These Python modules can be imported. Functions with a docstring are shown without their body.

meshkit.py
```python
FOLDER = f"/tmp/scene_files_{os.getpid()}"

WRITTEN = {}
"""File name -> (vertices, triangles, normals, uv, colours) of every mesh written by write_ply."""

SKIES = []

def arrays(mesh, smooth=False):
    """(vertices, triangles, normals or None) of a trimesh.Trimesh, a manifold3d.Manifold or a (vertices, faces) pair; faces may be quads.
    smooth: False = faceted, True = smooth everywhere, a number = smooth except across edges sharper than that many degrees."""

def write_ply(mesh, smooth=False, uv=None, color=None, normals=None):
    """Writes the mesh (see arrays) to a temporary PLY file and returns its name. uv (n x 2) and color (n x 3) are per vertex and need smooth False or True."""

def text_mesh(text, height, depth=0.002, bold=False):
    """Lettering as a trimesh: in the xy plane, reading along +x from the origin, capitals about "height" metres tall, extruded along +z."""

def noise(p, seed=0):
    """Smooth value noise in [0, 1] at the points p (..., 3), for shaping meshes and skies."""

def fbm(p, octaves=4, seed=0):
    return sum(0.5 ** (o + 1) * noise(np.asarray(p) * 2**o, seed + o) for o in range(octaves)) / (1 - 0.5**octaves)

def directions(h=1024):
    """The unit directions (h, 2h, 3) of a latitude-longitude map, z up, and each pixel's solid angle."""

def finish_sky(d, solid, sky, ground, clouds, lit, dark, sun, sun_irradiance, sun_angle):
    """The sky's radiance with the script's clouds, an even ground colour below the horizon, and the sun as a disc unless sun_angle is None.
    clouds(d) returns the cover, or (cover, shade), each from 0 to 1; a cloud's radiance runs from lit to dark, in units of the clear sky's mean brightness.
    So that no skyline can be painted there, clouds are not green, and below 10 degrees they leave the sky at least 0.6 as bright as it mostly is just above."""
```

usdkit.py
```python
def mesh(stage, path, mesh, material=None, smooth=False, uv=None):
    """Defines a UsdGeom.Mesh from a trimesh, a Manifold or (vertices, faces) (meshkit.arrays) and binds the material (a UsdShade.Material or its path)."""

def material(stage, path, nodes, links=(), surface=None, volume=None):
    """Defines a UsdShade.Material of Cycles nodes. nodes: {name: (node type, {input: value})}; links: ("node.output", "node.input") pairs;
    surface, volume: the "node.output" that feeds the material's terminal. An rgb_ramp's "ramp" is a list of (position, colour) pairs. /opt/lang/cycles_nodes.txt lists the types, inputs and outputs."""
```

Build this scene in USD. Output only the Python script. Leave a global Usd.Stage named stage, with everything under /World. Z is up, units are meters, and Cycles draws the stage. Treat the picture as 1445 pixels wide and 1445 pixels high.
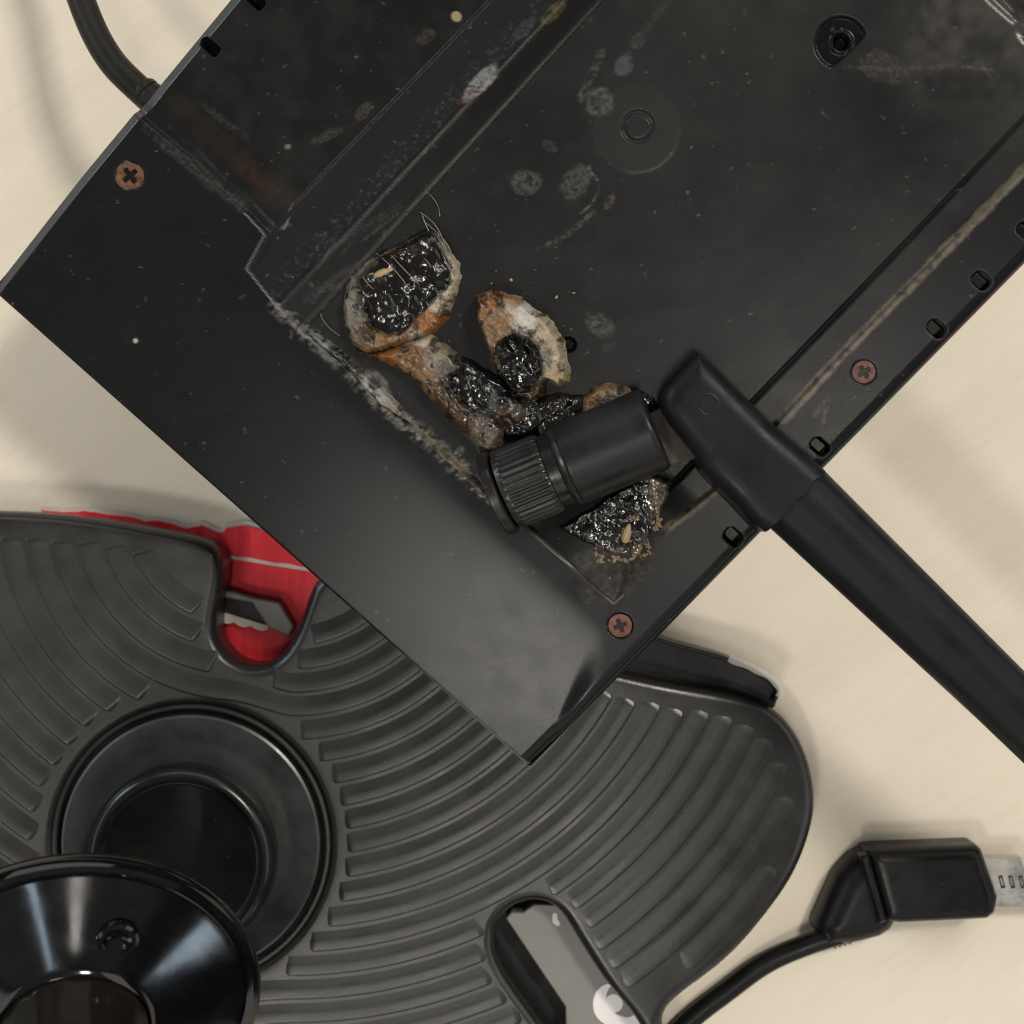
import math, random
import numpy as np
import mapbox_earcut
from scipy.interpolate import CubicSpline
import shapely
from shapely.geometry import Polygon, Point
from pxr import Usd, UsdGeom, UsdLux, UsdShade, Sdf, Gf, Vt
import usdkit
from meshkit import fbm, noise

random.seed(7)
rng = np.random.default_rng(7)
stage = Usd.Stage.CreateInMemory()
UsdGeom.SetStageUpAxis(stage, UsdGeom.Tokens.z)
UsdGeom.SetStageMetersPerUnit(stage, 1.0)
UsdGeom.Xform.Define(stage, '/World')
UsdGeom.Scope.Define(stage, '/World/Looks')

# ---------------------------------------------------------------- camera (all lengths below are in mm)
H = 230.0            # camera above the table
W = 145.0            # width of table in view
N = 1445.0           # photo width in pixels
cam = UsdGeom.Camera.Define(stage, '/World/camera')
cam.AddTranslateOp().Set(Gf.Vec3d(0, 0, H / 1000))
cam.CreateHorizontalApertureAttr(36.0)
cam.CreateFocalLengthAttr(36.0 * H / W)
cam.CreateClippingRangeAttr(Gf.Vec2f(0.01, 100))
cam.CreateFStopAttr(26.0)
cam.CreateFocusDistanceAttr((H - 30) / 1000)
cam.CreateExposureAttr(0.0)

# ---------------------------------------------------------------- lamps of the room: ceiling tubes, panels, a window
def lamp(name, pos, target, size, watts, color):
    l = UsdLux.RectLight.Define(stage, '/World/' + name)
    l.CreateWidthAttr(size[0]); l.CreateHeightAttr(size[1])
    l.CreateIntensityAttr(watts); l.CreateColorAttr(Gf.Vec3f(*color))
    p, t = np.array(pos, float), np.array(target, float)
    z = p - t; z /= np.linalg.norm(z)
    up = np.array(size[2], float)
    y = up - z * (up @ z); y /= np.linalg.norm(y); x = np.cross(y, z)
    m = Gf.Matrix4d(*x, 0, *y, 0, *z, 0, *p, 1)
    l.AddTransformOp().Set(m)
    return l
WARM, COOL = (1.0, 0.95, 0.86), (0.72, 0.87, 1.0)
lamp('ceiling_bounce', (0, 0, 2.6), (0, 0, 0), (5.0, 5.0, (0, 1, 0)), 0.16, (1.0, 0.97, 0.92))
lamp('ceiling_tube', (-0.619, -0.997, 2.0), (0, 0, 0.02), (0.20, 0.46, (0.747, -0.664, 0)), 43.0, WARM)
lamp('ceiling_panel_right', (1.0, 0.95, 2.0), (0, 0, 0), (0.36, 0.36, (0, 1, 0)), 80.0, WARM)
for k_, (x, y, q) in enumerate(((2.6, 0, 1.5), (-2.6, 0, 1.25), (0, 2.6, 1.5), (0, -2.6, 1.1))):
    lamp('wall_bounce_%d' % k_, (x, y, 1.5), (0, 0, 0), (3.0, 1.4, (0, 0, 1)), q, (1.0, 0.97, 0.93))
lamp('ceiling_panel_near', (0.02, -0.43, 2.0), (0, 0, 0), (0.30, 0.30, (0, 1, 0)), 15.0, WARM)
lamp('window', (-2.1, 1.35, 1.0), (0, 0, 0.02), (0.6, 0.7, (0, 0, 1)), 12.0, COOL)
lamp('window_right', (1.35, -1.65, 0.78), (0, 0, 0.03), (0.11, 0.5, (0, 0, 1)), 9.0, COOL)
lamp('lamp_front', (0.10, -1.35, 2.0), (0, 0, 0.03), (0.07, 0.6, (0, 1, 0)), 8.0, COOL)
lamp('lamp_front_warm', (0.52, -1.40, 2.05), (0, 0, 0.03), (0.12, 0.3, (0, 1, 0)), 8.0, WARM)

# ---------------------------------------------------------------- helpers
def at(px, py, z=0.0):
    s = (H - z) / H * W / N
    return np.array([(px - N / 2) * s, -(py - N / 2) * s, z])
def mmpx(z): return (H - z) / H * W / N

used = {}
def numbered(path):
    k = used.get(path, 0); used[path] = k + 1
    return path if k == 0 else f'{path}_{k:03d}'
origin = {}
def thing(name, label, cat, loc, group=None, kind=None):
    path = numbered('/World/' + name)
    x = UsdGeom.Xform.Define(stage, path)
    x.AddTranslateOp().Set(Gf.Vec3d(*[float(c) / 1000 for c in loc]))
    origin[path] = np.array(loc, float)
    tag(x.GetPrim(), label, cat, group, kind)
    return path
def tag(p, label=None, cat=None, group=None, kind=None):
    for k, v in (('label', label), ('category', cat), ('group', group), ('kind', kind)):
        if v: p.SetCustomDataByKey(k, v)
def obj(name, mesh, mat, parent='/World', label=None, smooth=32, kind=None, tint=None, normals=None):
    """mesh: (vertices in world mm, faces). One Mesh prim under parent."""
    v, f = np.asarray(mesh[0], float), np.asarray(mesh[1], int)
    path = numbered(parent + '/' + name)
    o = origin.get(parent, np.zeros(3)); origin[path] = o
    v = (v - o) / 1000
    if normals is not None:
        m = usdkit.mesh(stage, path, (v, f), mat, smooth=False)
        m.CreateNormalsAttr(Vt.Vec3fArray.FromNumpy(np.asarray(normals, np.float32))); m.SetNormalsInterpolation('vertex')
    else:
        m = usdkit.mesh(stage, path, (v, f), mat, smooth=True if tint is not None else smooth)
    if tint is not None:
        UsdGeom.PrimvarsAPI(m).CreatePrimvar('tint', Sdf.ValueTypeNames.Color3fArray, 'vertex').Set(Vt.Vec3fArray.FromNumpy(np.asarray(tint, np.float32)))
    tag(m.GetPrim(), label=label, kind=kind)
    return path

def quads(nr, nc, closed=False, off=0):
    """Triangles of a grid of nr rows by nc columns; closed joins the last column to the first."""
    c = np.arange(nc if closed else nc - 1); r = np.arange(nr - 1)
    R, C = np.meshgrid(r, c, indexing='ij'); C2 = (C + 1) % nc
    a, b, d, e = R * nc + C, R * nc + C2, (R + 1) * nc + C2, (R + 1) * nc + C
    return off + np.concatenate([np.stack([a, b, d], -1).reshape(-1, 3), np.stack([a, d, e], -1).reshape(-1, 3)])
def join(*ms):
    vs, fs, o = [], [], 0
    for v, f in ms:
        vs.append(np.asarray(v, float)); fs.append(np.asarray(f, int) + o); o += len(v)
    return np.concatenate(vs), np.concatenate(fs)
def smooth_closed(pts, n=160):
    p = np.array(pts, float); p = np.vstack([p, p[:1]])
    t = np.r_[0, np.cumsum(np.linalg.norm(np.diff(p, axis=0), axis=1) ** 0.6)]
    return CubicSpline(t, p, bc_type='periodic')(np.linspace(0, t[-1], n, endpoint=False))
def smooth_open(pts, n=60):
    p = np.array(pts, float)
    t = np.r_[0, np.cumsum(np.linalg.norm(np.diff(p, axis=0), axis=1) ** 0.6)]
    return CubicSpline(t, p)(np.linspace(0, t[-1], n))
def round_poly(pts, r, res=5):
    g = Polygon(pts)
    g = g.buffer(-r, quad_segs=res).buffer(2 * r, quad_segs=res).buffer(-r, quad_segs=res)
    return np.array(g.exterior.coords)[:-1]
def ring_normals(p):
    d1 = p - np.roll(p, 1, 0); d2 = np.roll(p, -1, 0) - p
    d1 /= np.linalg.norm(d1, axis=1, keepdims=True) + 1e-9; d2 /= np.linalg.norm(d2, axis=1, keepdims=True) + 1e-9
    n = np.stack([-(d1 + d2)[:, 1], (d1 + d2)[:, 0]], -1)
    n /= np.linalg.norm(n, axis=1, keepdims=True) + 1e-9
    c = np.maximum(0.5, (n * np.stack([-d1[:, 1], d1[:, 0]], -1)).sum(1))
    return n / c[:, None]
def bevel_extrude(rings, profile, bottom=True):
    """rings: outline (ccw) then holes in xy mm; profile: list of (inset, z) from bottom to top. A closed solid with shaped edges."""
    rs = []
    for i, r in enumerate(rings):
        r = np.asarray(r, float)
        area = 0.5 * np.sum(r[:, 0] * np.roll(r[:, 1], -1) - np.roll(r[:, 0], -1) * r[:, 1])
        if (area < 0) == (i == 0): r = r[::-1]
        rs.append(r)
    nrm = [ring_normals(r) for r in rs]
    parts = []
    for r, n in zip(rs, nrm):
        v = np.concatenate([np.c_[r + n * ins, np.full(len(r), z)] for ins, z in profile])
        parts.append((v, quads(len(profile), len(r), True)))
    for (ins, z), flip in ((profile[-1], False),) + (((profile[0], True),) if bottom else ()):
        flat = [r + n * ins for r, n in zip(rs, nrm)]
        v2 = np.concatenate(flat); ends = np.cumsum([len(x) for x in flat]).astype(np.uint32)
        f = mapbox_earcut.triangulate_float64(v2, ends).reshape(-1, 3).astype(int)
        a = v2[f]; cr = (a[:, 1, 0] - a[:, 0, 0]) * (a[:, 2, 1] - a[:, 0, 1]) - (a[:, 1, 1] - a[:, 0, 1]) * (a[:, 2, 0] - a[:, 0, 0])
        f[(cr < 0) != flip] = f[(cr < 0) != flip][:, ::-1]
        parts.append((np.c_[v2, np.full(len(v2), z)], f))
    return join(*parts)
def pillow(ring, z_of_d, z0, holes=(), far=None, step=0.35, insets=(0.06, 0.14, 0.26, 0.42, 0.62, 0.9, 1.25)):
    """A solid over the outline whose top height is a function of the distance to the edge; straight sides down to z0."""
    from scipy.spatial import Delaunay
    g = shapely.geometry.polygon.orient(Polygon(ring, [np.asarray(h_) for h_ in holes]))
    def sample(ln, st):
        m_ = max(8, int(ln.length / st)); return np.array([ln.interpolate(k * ln.length / m_).coords[0] for k in range(m_)])
    loops = [sample(l_, step * 0.8) for l_ in (g.exterior, *g.interiors)]
    nb = sum(map(len, loops)); pts = list(loops)
    for q in insets:
        r = g.buffer(-q, quad_segs=8)
        for gg in getattr(r, 'geoms', [r]):
            if not gg.is_empty: pts += [sample(l_, step) for l_ in (gg.exterior, *gg.interiors)]
    x0, y0, x1, y1 = g.bounds; inner = g.buffer(-insets[-1] - step * 0.5)
    gx, gy = np.meshgrid(np.arange(x0, x1, step), np.arange(y0, y1, step)); gx = gx.ravel(); gy = gy.ravel()
    k = shapely.contains_xy(inner, gx, gy); pts.append(np.c_[gx[k], gy[k]])
    p = np.concatenate(pts); tri = Delaunay(p).simplices
    c = p[tri].mean(1); tri = tri[shapely.contains_xy(g.buffer(1e-4), c[:, 0], c[:, 1])]
    a = p[tri]; cr = (a[:, 1, 0] - a[:, 0, 0]) * (a[:, 2, 1] - a[:, 0, 1]) - (a[:, 1, 1] - a[:, 0, 1]) * (a[:, 2, 0] - a[:, 0, 0])
    tri[cr < 0] = tri[cr < 0][:, ::-1]; tri = tri[np.abs(cr) > 1e-9]
    d = shapely.distance((g if far is None else Polygon(far)).boundary, shapely.points(p))
    if far is None: d[:nb] = 0
    v = np.c_[p, z_of_d(d)]; k = len(v); fs = [tri]; o = 0
    v = np.vstack([v, np.c_[p[:nb], np.full(nb, z0)]])
    for l_ in loops:
        i = o + np.arange(len(l_)); j = o + (np.arange(len(l_)) + 1) % len(l_); o += len(l_)
        fs += [np.c_[k + i, k + j, j], np.c_[k + i, j, i]]
    return v, np.vstack(fs)
def bulge(r, z1, drop=None):
    drop = r if drop is None else drop
    return lambda d: z1 - drop + drop * np.sqrt(np.clip(1 - (1 - np.clip(d / r, 0, 1)) ** 2, 0, 1))
def rounded(r, z0, z1, k=5, r0=None):
    """profile with a rounded upper edge of radius r (and r0 below)"""
    p = []
    if r0:
        p += [(r0 * (1 - math.sin(a)), z0 + r0 * (1 - math.cos(a))) for a in np.linspace(0, math.pi / 2, k)]
    else: p += [(0, z0)]
    p += [(r * (1 - math.cos(a)), z1 - r + r * math.sin(a)) for a in np.linspace(0, math.pi / 2, k)]
    return p
def frame(n):
    n = np.array(n, float); n /= np.linalg.norm(n)
    a = np.array([1.0, 0, 0]) if abs(n[0]) < 0.8 else np.array([0, 1.0, 0])
    x = a - n * (a @ n); x /= np.linalg.norm(x)
    return x, np.cross(n, x), n
def lathe(profile, origin_, axis, seg=72, ripple=None):
    """profile: (radius, height along axis) list"""
    x, y, n = frame(axis); p = np.array(profile, float); a = np.arange(seg) * 2 * np.pi / seg
    r = np.repeat(p[:, :1], seg, 1)
    if ripple is not None: r = r + ripple(p, a)
    v = np.array(origin_) + r[..., None] * (np.cos(a)[None, :, None] * x + np.sin(a)[None, :, None] * y) + p[:, 1][:, None, None] * n
    v = v.reshape(-1, 3); f = quads(len(p), seg, True)
    m = [(v, f)]
    return join(*m)
def tube(path, r, seg=18, caps=True):
    p = np.array(path, float); r = np.broadcast_to(r, (len(p),))
    t = np.gradient(p, axis=0); t /= np.linalg.norm(t, axis=1, keepdims=True)
    up = np.array([0, 0, 1.0]); a = np.cross(t, up)
    bad = np.linalg.norm(a, axis=1) < 0.05; a[bad] = [1, 0, 0]
    a /= np.linalg.norm(a, axis=1, keepdims=True); b = np.cross(a, t)
    g = np.arange(seg) * 2 * np.pi / seg
    v = p[:, None] + r[:, None, None] * (np.cos(g)[None, :, None] * a[:, None] + np.sin(g)[None, :, None] * b[:, None])
    f = quads(len(p), seg, True)[:, ::-1]
    v = v.reshape(-1, 3)
    if caps:
        k = len(v); v = np.vstack([v, p[0], p[-1]])
        i = np.arange(seg); j = (i + 1) % seg; L = (len(p) - 1) * seg
        f = np.vstack([f, np.c_[j, i, np.full(seg, k)][:, ::-1][:, ::-1], np.c_[L + i, L + j, np.full(seg, k + 1)]])
    return v, f
def ss(x, a=0.0, b=1.0):
    t = np.clip((np.asarray(x, float) - a) / (b - a), 0, 1); return t * t * (3 - 2 * t)
def seg_dist(X, Y, P):
    """distance of points to a polyline"""
    d = np.full(X.shape, 1e9)
    for (x0, y0), (x1, y1) in zip(P[:-1], P[1:]):
        dx, dy = x1 - x0, y1 - y0
        t = np.clip(((X - x0) * dx + (Y - y0) * dy) / (dx * dx + dy * dy + 1e-9), 0, 1)
        d = np.minimum(d, np.hypot(X - x0 - t * dx, Y - y0 - t * dy))
    return d
def inside(X, Y, P):
    c = np.zeros(X.shape, bool)
    for (x0, y0), (x1, y1) in zip(P, P[1:] + P[:1]):
        if y0 != y1: c ^= ((y0 > Y) != (y1 > Y)) & (X < (x1 - x0) * (Y - y0) / (y1 - y0) + x0)
    return c
def poly_sd(X, Y, P):
    d = seg_dist(X, Y, P + P[:1]); return np.where(inside(X, Y, P), d, -d)
def side(X, Y, p, q, ref):
    f = lambda x, y: ((x - p[0]) * (q[1] - p[1]) - (y - p[1]) * (q[0] - p[0])) / math.hypot(q[0] - p[0], q[1] - p[1])
    return f(X, Y) * (1 if f(*ref) > 0 else -1)
def n2(X, Y, scale, seed=0, oct=4):
    return fbm(np.stack([X / scale, Y / scale, np.full(np.shape(X), 0.37 + seed)], -1), oct, seed)
def unit(v): v = np.array(v, float); return v / np.linalg.norm(v)

# ---------------------------------------------------------------- materials
def mat(name, nodes, links, surface='p.BSDF'):
    return usdkit.material(stage, '/World/Looks/' + name, nodes, links, surface=surface)
def plastic(name, color, rough, bump=0.05, bscale=2500, dust=0.0, spec=0.5, coat=0.0, vary=0.25, dustcol=(0.30, 0.28, 0.25), rvar=0.12, metallic=0.0):
    c2 = [c * (1 + vary) for c in color]; c1 = [c * (1 - vary) for c in color]
    nodes = {'g': ('geometry', {}),
             'n1': ('noise_texture', {'scale': 160.0, 'detail': 5.0, 'roughness': 0.6}),
             'r1': ('rgb_ramp', {'ramp': [(0.3, c1), (0.7, c2)]}),
             'n2': ('noise_texture', {'scale': 1100.0, 'detail': 3.0, 'roughness': 0.7}),
             'r2': ('rgb_ramp', {'ramp': [(0.0, (0, 0, 0)), (0.66, (0, 0, 0)), (0.74, (dust,) * 3), (1.0, (dust,) * 3)]}),
             'mx': ('mix_color', {'b': dustcol}),
             'mr': ('map_range', {'from_min': 0.3, 'from_max': 0.7, 'to_min': rough - rvar, 'to_max': rough + rvar}),
             'n3': ('noise_texture', {'scale': float(bscale), 'detail': 2.0}),
             'b': ('bump', {'strength': float(bump), 'distance': 0.0002}),
             'p': ('principled_bsdf', {'specular_ior_level': spec, 'coat_weight': coat, 'metallic': metallic})}
    links = [('g.position', 'n1.vector'), ('n1.fac', 'r1.fac'), ('g.position', 'n2.vector'), ('n2.fac', 'r2.fac'),
             ('r1.color', 'mx.a'), ('r2.color', 'mx.fac'), ('mx.result', 'p.base_color'), ('n1.fac', 'mr.value'), ('mr.result', 'p.roughness'),
             ('g.position', 'n3.vector'), ('n3.fac', 'b.height'), ('b.normal', 'p.normal')]
    return mat(name, nodes, links)
def tinted(name, rough, bump, bscale, spec=0.5, coat=0.0, rvar=0.1, nscale=300.0, dist=0.0002):
    nodes = {'g': ('geometry', {}), 'a': ('attribute', {'attribute': 'tint'}),
             'n1': ('noise_texture', {'scale': nscale, 'detail': 5.0, 'roughness': 0.65}),
             'mr': ('map_range', {'from_min': 0.3, 'from_max': 0.7, 'to_min': rough - rvar, 'to_max': rough + rvar}),
             'n3': ('noise_texture', {'scale': float(bscale), 'detail': 3.0, 'roughness': 0.6}),
             'b': ('bump', {'strength': float(bump), 'distance': dist}),
             'p': ('principled_bsdf', {'specular_ior_level': spec, 'coat_weight': coat, 'coat_roughness': 0.08})}
    links = [('a.color', 'p.base_color'), ('g.position', 'n1.vector'), ('n1.fac', 'mr.value'), ('mr.result', 'p.roughness'),
             ('g.position', 'n3.vector'), ('n3.fac', 'b.height'), ('b.normal', 'p.normal')]
    return mat(name, nodes, links)

M = {}
M['table'] = mat('pale_wood', {
    'g': ('geometry', {}),
    'mp': ('mapping', {'mapping_type': 'texture', 'rotation': (0, 0, 0.62), 'scale': (0.075, 0.0085, 1.0)}),
    'n1': ('noise_texture', {'scale': 1.0, 'detail': 5.0, 'roughness': 0.5, 'distortion': 0.4}),
    'r1': ('rgb_ramp', {'ramp': [(0.25, (0.610, 0.545, 0.438)), (0.5, (0.640, 0.573, 0.468)), (0.75, (0.660, 0.597, 0.492))]}),
    'mp2': ('mapping', {'mapping_type': 'texture', 'rotation': (0, 0, 0.62), 'scale': (0.009, 0.0009, 1.0)}),
    'n2': ('noise_texture', {'scale': 1.0, 'detail': 3.0, 'roughness': 0.6}),
    'r2': ('rgb_ramp', {'ramp': [(0.28, (0.965, 0.95, 0.93)), (0.5, (1.0, 1.0, 1.0)), (0.8, (1.01, 1.01, 1.01))]}),
    'mx': ('mix_color', {'blend_type': 'multiply', 'fac': 1.0}),
    'p': ('principled_bsdf', {'roughness': 0.5, 'specular_ior_level': 0.3})},
    [('g.position', 'mp.vector'), ('mp.vector', 'n1.vector'), ('n1.fac', 'r1.fac'), ('g.position', 'mp2.vector'), ('mp2.vector', 'n2.vector'),
     ('n2.fac', 'r2.fac'), ('r1.color', 'mx.a'), ('r2.color', 'mx.b'), ('mx.result', 'p.base_color')])
M['face'] = tinted('worn_black_plastic', 0.205, 0.08, 5600, spec=0.15, rvar=0.03)
M['bevel'] = tinted('side_plastic', 0.34, 0.08, 5200, spec=0.8, rvar=0.03)
M['housing'] = plastic('black_housing', (0.009, 0.0100, 0.011), 0.42, bump=0.08, bscale=5000, dust=0.1)
M['rubber'] = plastic('grey_black_rubber', (0.0110, 0.0106, 0.0098), 0.33, bump=0.10, bscale=4500, dust=0.06, spec=0.58, rvar=0.06, dustcol=(0.09, 0.085, 0.075), vary=0.12)
M['shell'] = plastic('black_shell', (0.008, 0.008, 0.008), 0.22, bump=0.02, dust=0.05)
M['hub'] = plastic('smooth_black_hub', (0.012, 0.012, 0.0115), 0.36, bump=0.03, bscale=3000, dust=0.05, spec=0.7)
M['stem'] = plastic('black_stem', (0.006, 0.006, 0.006), 0.26, bump=0.02, bscale=2000, dust=0.05, spec=0.4, rvar=0.05)
M['gloss'] = plastic('glossy_black', (0.004, 0.004, 0.0045), 0.10, bump=0.01, bscale=900, dust=0.03, rvar=0.04)
M['post'] = plastic('brushed_black_post', (0.012, 0.010, 0.008), 0.14, bump=0.02, bscale=900, rvar=0.05)
M['antenna'] = plastic('matt_black_antenna', (0.0085, 0.0090, 0.0100), 0.42, bump=0.06, bscale=5000, dust=0.06, spec=0.13)
M['antenna_cap'] = plastic('satin_black_collar', (0.0105, 0.0108, 0.0115), 0.38, bump=0.05, bscale=5000, dust=0.08, spec=0.25)
M['knurl'] = plastic('worn_black_metal', (0.011, 0.0108, 0.0100), 0.33, bump=0.06, bscale=4000, dust=0.14, spec=0.4)
M['cable'] = plastic('dusty_black_cable', (0.012, 0.0105, 0.008), 0.42, bump=0.06, bscale=3500, dust=0.2, spec=0.2, dustcol=(0.10, 0.08, 0.055))
M['plug'] = plastic('black_plug', (0.0055, 0.0055, 0.0058), 0.36, bump=0.05, bscale=4200, dust=0.10, spec=0.22)
M['steel'] = plastic('dull_steel', (0.52, 0.50, 0.47), 0.33, bump=0.05, metallic=1.0, vary=0.1)
M['rusty'] = tinted('rusty_steel', 0.5, 0.5, 3000, spec=0.4)
M['black'] = plastic('deep_black', (0.004, 0.004, 0.004), 0.6)
M['red'] = mat('red_card', {
    'g': ('geometry', {}),
    'mp': ('mapping', {'mapping_type': 'point', 'rotation': (0, 0, 0.16), 'scale': (420.0, 30.0, 1.0)}),
    'n1': ('noise_texture', {'scale': 1.0, 'detail': 4.0, 'roughness': 0.6}),
    'r1': ('rgb_ramp', {'ramp': [(0.3, (0.58, 0.015, 0.024)), (0.52, (0.72, 0.026, 0.04)), (0.72, (0.76, 0.075, 0.085))]}),
    'p': ('principled_bsdf', {'roughness': 0.45, 'specular_ior_level': 0.2})},
    [('g.position', 'mp.vector'), ('mp.vector', 'n1.vector'), ('n1.fac', 'r1.fac'), ('r1.color', 'p.base_color')])
M['paper'] = plastic('torn_white_card', (0.55, 0.50, 0.44), 0.8, bump=0.3, bscale=3000, vary=0.15)
M['grey_clip'] = plastic('grey_clip', (0.17, 0.16, 0.145), 0.5, bump=0.1, vary=0.2)
M['grey_plate'] = plastic('grey_plate', (0.175, 0.168, 0.155), 0.5, bump=0.15, bscale=1500, dust=0.08, vary=0.16)
M['white'] = plastic('white_print', (0.72, 0.69, 0.66), 0.5, vary=0.05)
M['film'] = mat('clear_film', {'p': ('principled_bsdf', {'base_color': (0.8, 0.78, 0.74), 'roughness': 0.3}), 't': ('transparent_bsdf', {}), 'm': ('mix_closure', {'fac': 0.28})},
                [('p.BSDF', 'm.closure2'), ('t.BSDF', 'm.closure1')], 'm.closure')
M['glue'] = mat('old_glue', {'g': ('geometry', {}), 'a': ('attribute', {'attribute': 'tint'}), 'bw': ('rgb_to_bw', {}),
    'mr': ('map_range', {'from_min': 0.01, 'from_max': 0.12, 'to_min': 0.10, 'to_max': 0.42, 'clamp': True}),
    'n1': ('noise_texture', {'scale': 900.0, 'detail': 3.0}), 'm2': ('map_range', {'from_min': 0.3, 'from_max': 0.7, 'to_min': -0.08, 'to_max': 0.12}), 'ad': ('math', {'math_type': 'add', 'use_clamp': True}),
    'n3': ('noise_texture', {'scale': 1500.0, 'detail': 2.0}), 'b': ('bump', {'strength': 0.10, 'distance': 0.0002}), 'p': ('principled_bsdf', {'specular_ior_level': 0.4})},
    [('a.color', 'p.base_color'), ('a.color', 'bw.color'), ('bw.val', 'mr.value'), ('g.position', 'n1.vector'), ('n1.fac', 'm2.value'), ('mr.result', 'ad.value1'), ('m2.result', 'ad.value2'), ('ad.value', 'p.roughness'),
     ('g.position', 'n3.vector'), ('n3.fac', 'b.height'), ('b.normal', 'p.normal')])
M['tar'] = tinted('shiny_glue', 0.17, 0.0, 1500, spec=0.5, coat=0.12, rvar=0.06, nscale=500.0, dist=0.0004)
M['strand'] = plastic('clear_glue_thread', (0.20, 0.185, 0.16), 0.15, spec=0.7, coat=0.6)
M['seed'] = plastic('tan_chip', (0.34, 0.24, 0.13), 0.5, bump=0.3)
M['crust'] = plastic('tan_crust', (0.17, 0.125, 0.07), 0.6, bump=0.6, dust=0.5, vary=0.5)
M['grime'] = plastic('dusty_grime', (0.04, 0.034, 0.026), 0.7, bump=0.6, bscale=1800, dust=0.8, vary=0.6)

# ---------------------------------------------------------------- the table
v = np.array([[-400, -400, 0], [400, -400, 0], [400, 400, 0], [-400, 400, 0], [-400, -400, -25], [400, -400, -25], [400, 400, -25], [-400, 400, -25]], float)
f = np.array([[0, 1, 2], [0, 2, 3], [4, 6, 5], [4, 7, 6], [0, 4, 5], [0, 5, 1], [1, 5, 6], [1, 6, 2], [2, 6, 7], [2, 7, 3], [3, 7, 4], [3, 4, 0]])
tb = obj('table_top', (v, f), M['table'], smooth=False)
tag(stage.GetPrimAtPath(tb), 'pale birch table top under everything', 'table', None, 'structure')

# ---------------------------------------------------------------- red card under the stand
Z_CARD = 1.4
def px_ring(pts, z): return np.array([at(x, y, z)[:2] for x, y in pts])
card = thing('red_card', 'torn red card sleeve with a white crease, sticking out above the ribbed stand', 'card', at(380, 800, 0))
top_edge = [(60, 720), (95, 723), (120, 721), (158, 727), (185, 729), (205, 736), (222, 734), (246, 740), (262, 746), (285, 741), (300, 749), (312, 752), (322, 744), (345, 742), (372, 748), (420, 755), (520, 775)]
te = np.array(top_edge, float); t = np.linspace(0, len(te) - 1, 90)
te = np.c_[np.interp(t, np.arange(len(te)), te[:, 0]), np.interp(t, np.arange(len(te)), te[:, 1])]
te[:, 1] += 4 * (n2(te[:, 0], te[:, 1], 7, 3) - 0.5)
crease = [(520, 812), (418, 800), (325, 785), (200, 765), (60, 745)]
obj('upper_flap', bevel_extrude([px_ring(list(map(tuple, te)) + crease, Z_CARD)], [(0, 0.9), (0, Z_CARD - .05), (0.05, Z_CARD)]), M['red'], card)
obj('torn_edge', bevel_extrude([px_ring([(x, y - 4.5 - 3.5 * noise(np.array([x / 9, 1.5, 2.5]))) for x, y in te] + [(520, 795), (60, 738)], 0.8)], [(0, 0.1), (0, .8)]), M['paper'], card, label='white torn paper edge')
low = [(60, 748), (200, 768), (325, 788), (418, 803), (520, 815), (520, 1010), (60, 1010)]
obj('lower_panel', bevel_extrude([px_ring(low, Z_CARD)], [(0, 0.1), (0, Z_CARD - .25), (0.06, Z_CARD - .2)]), M['red'], card)
cr = [(x, y) for x, y in crease][::-1]
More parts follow.
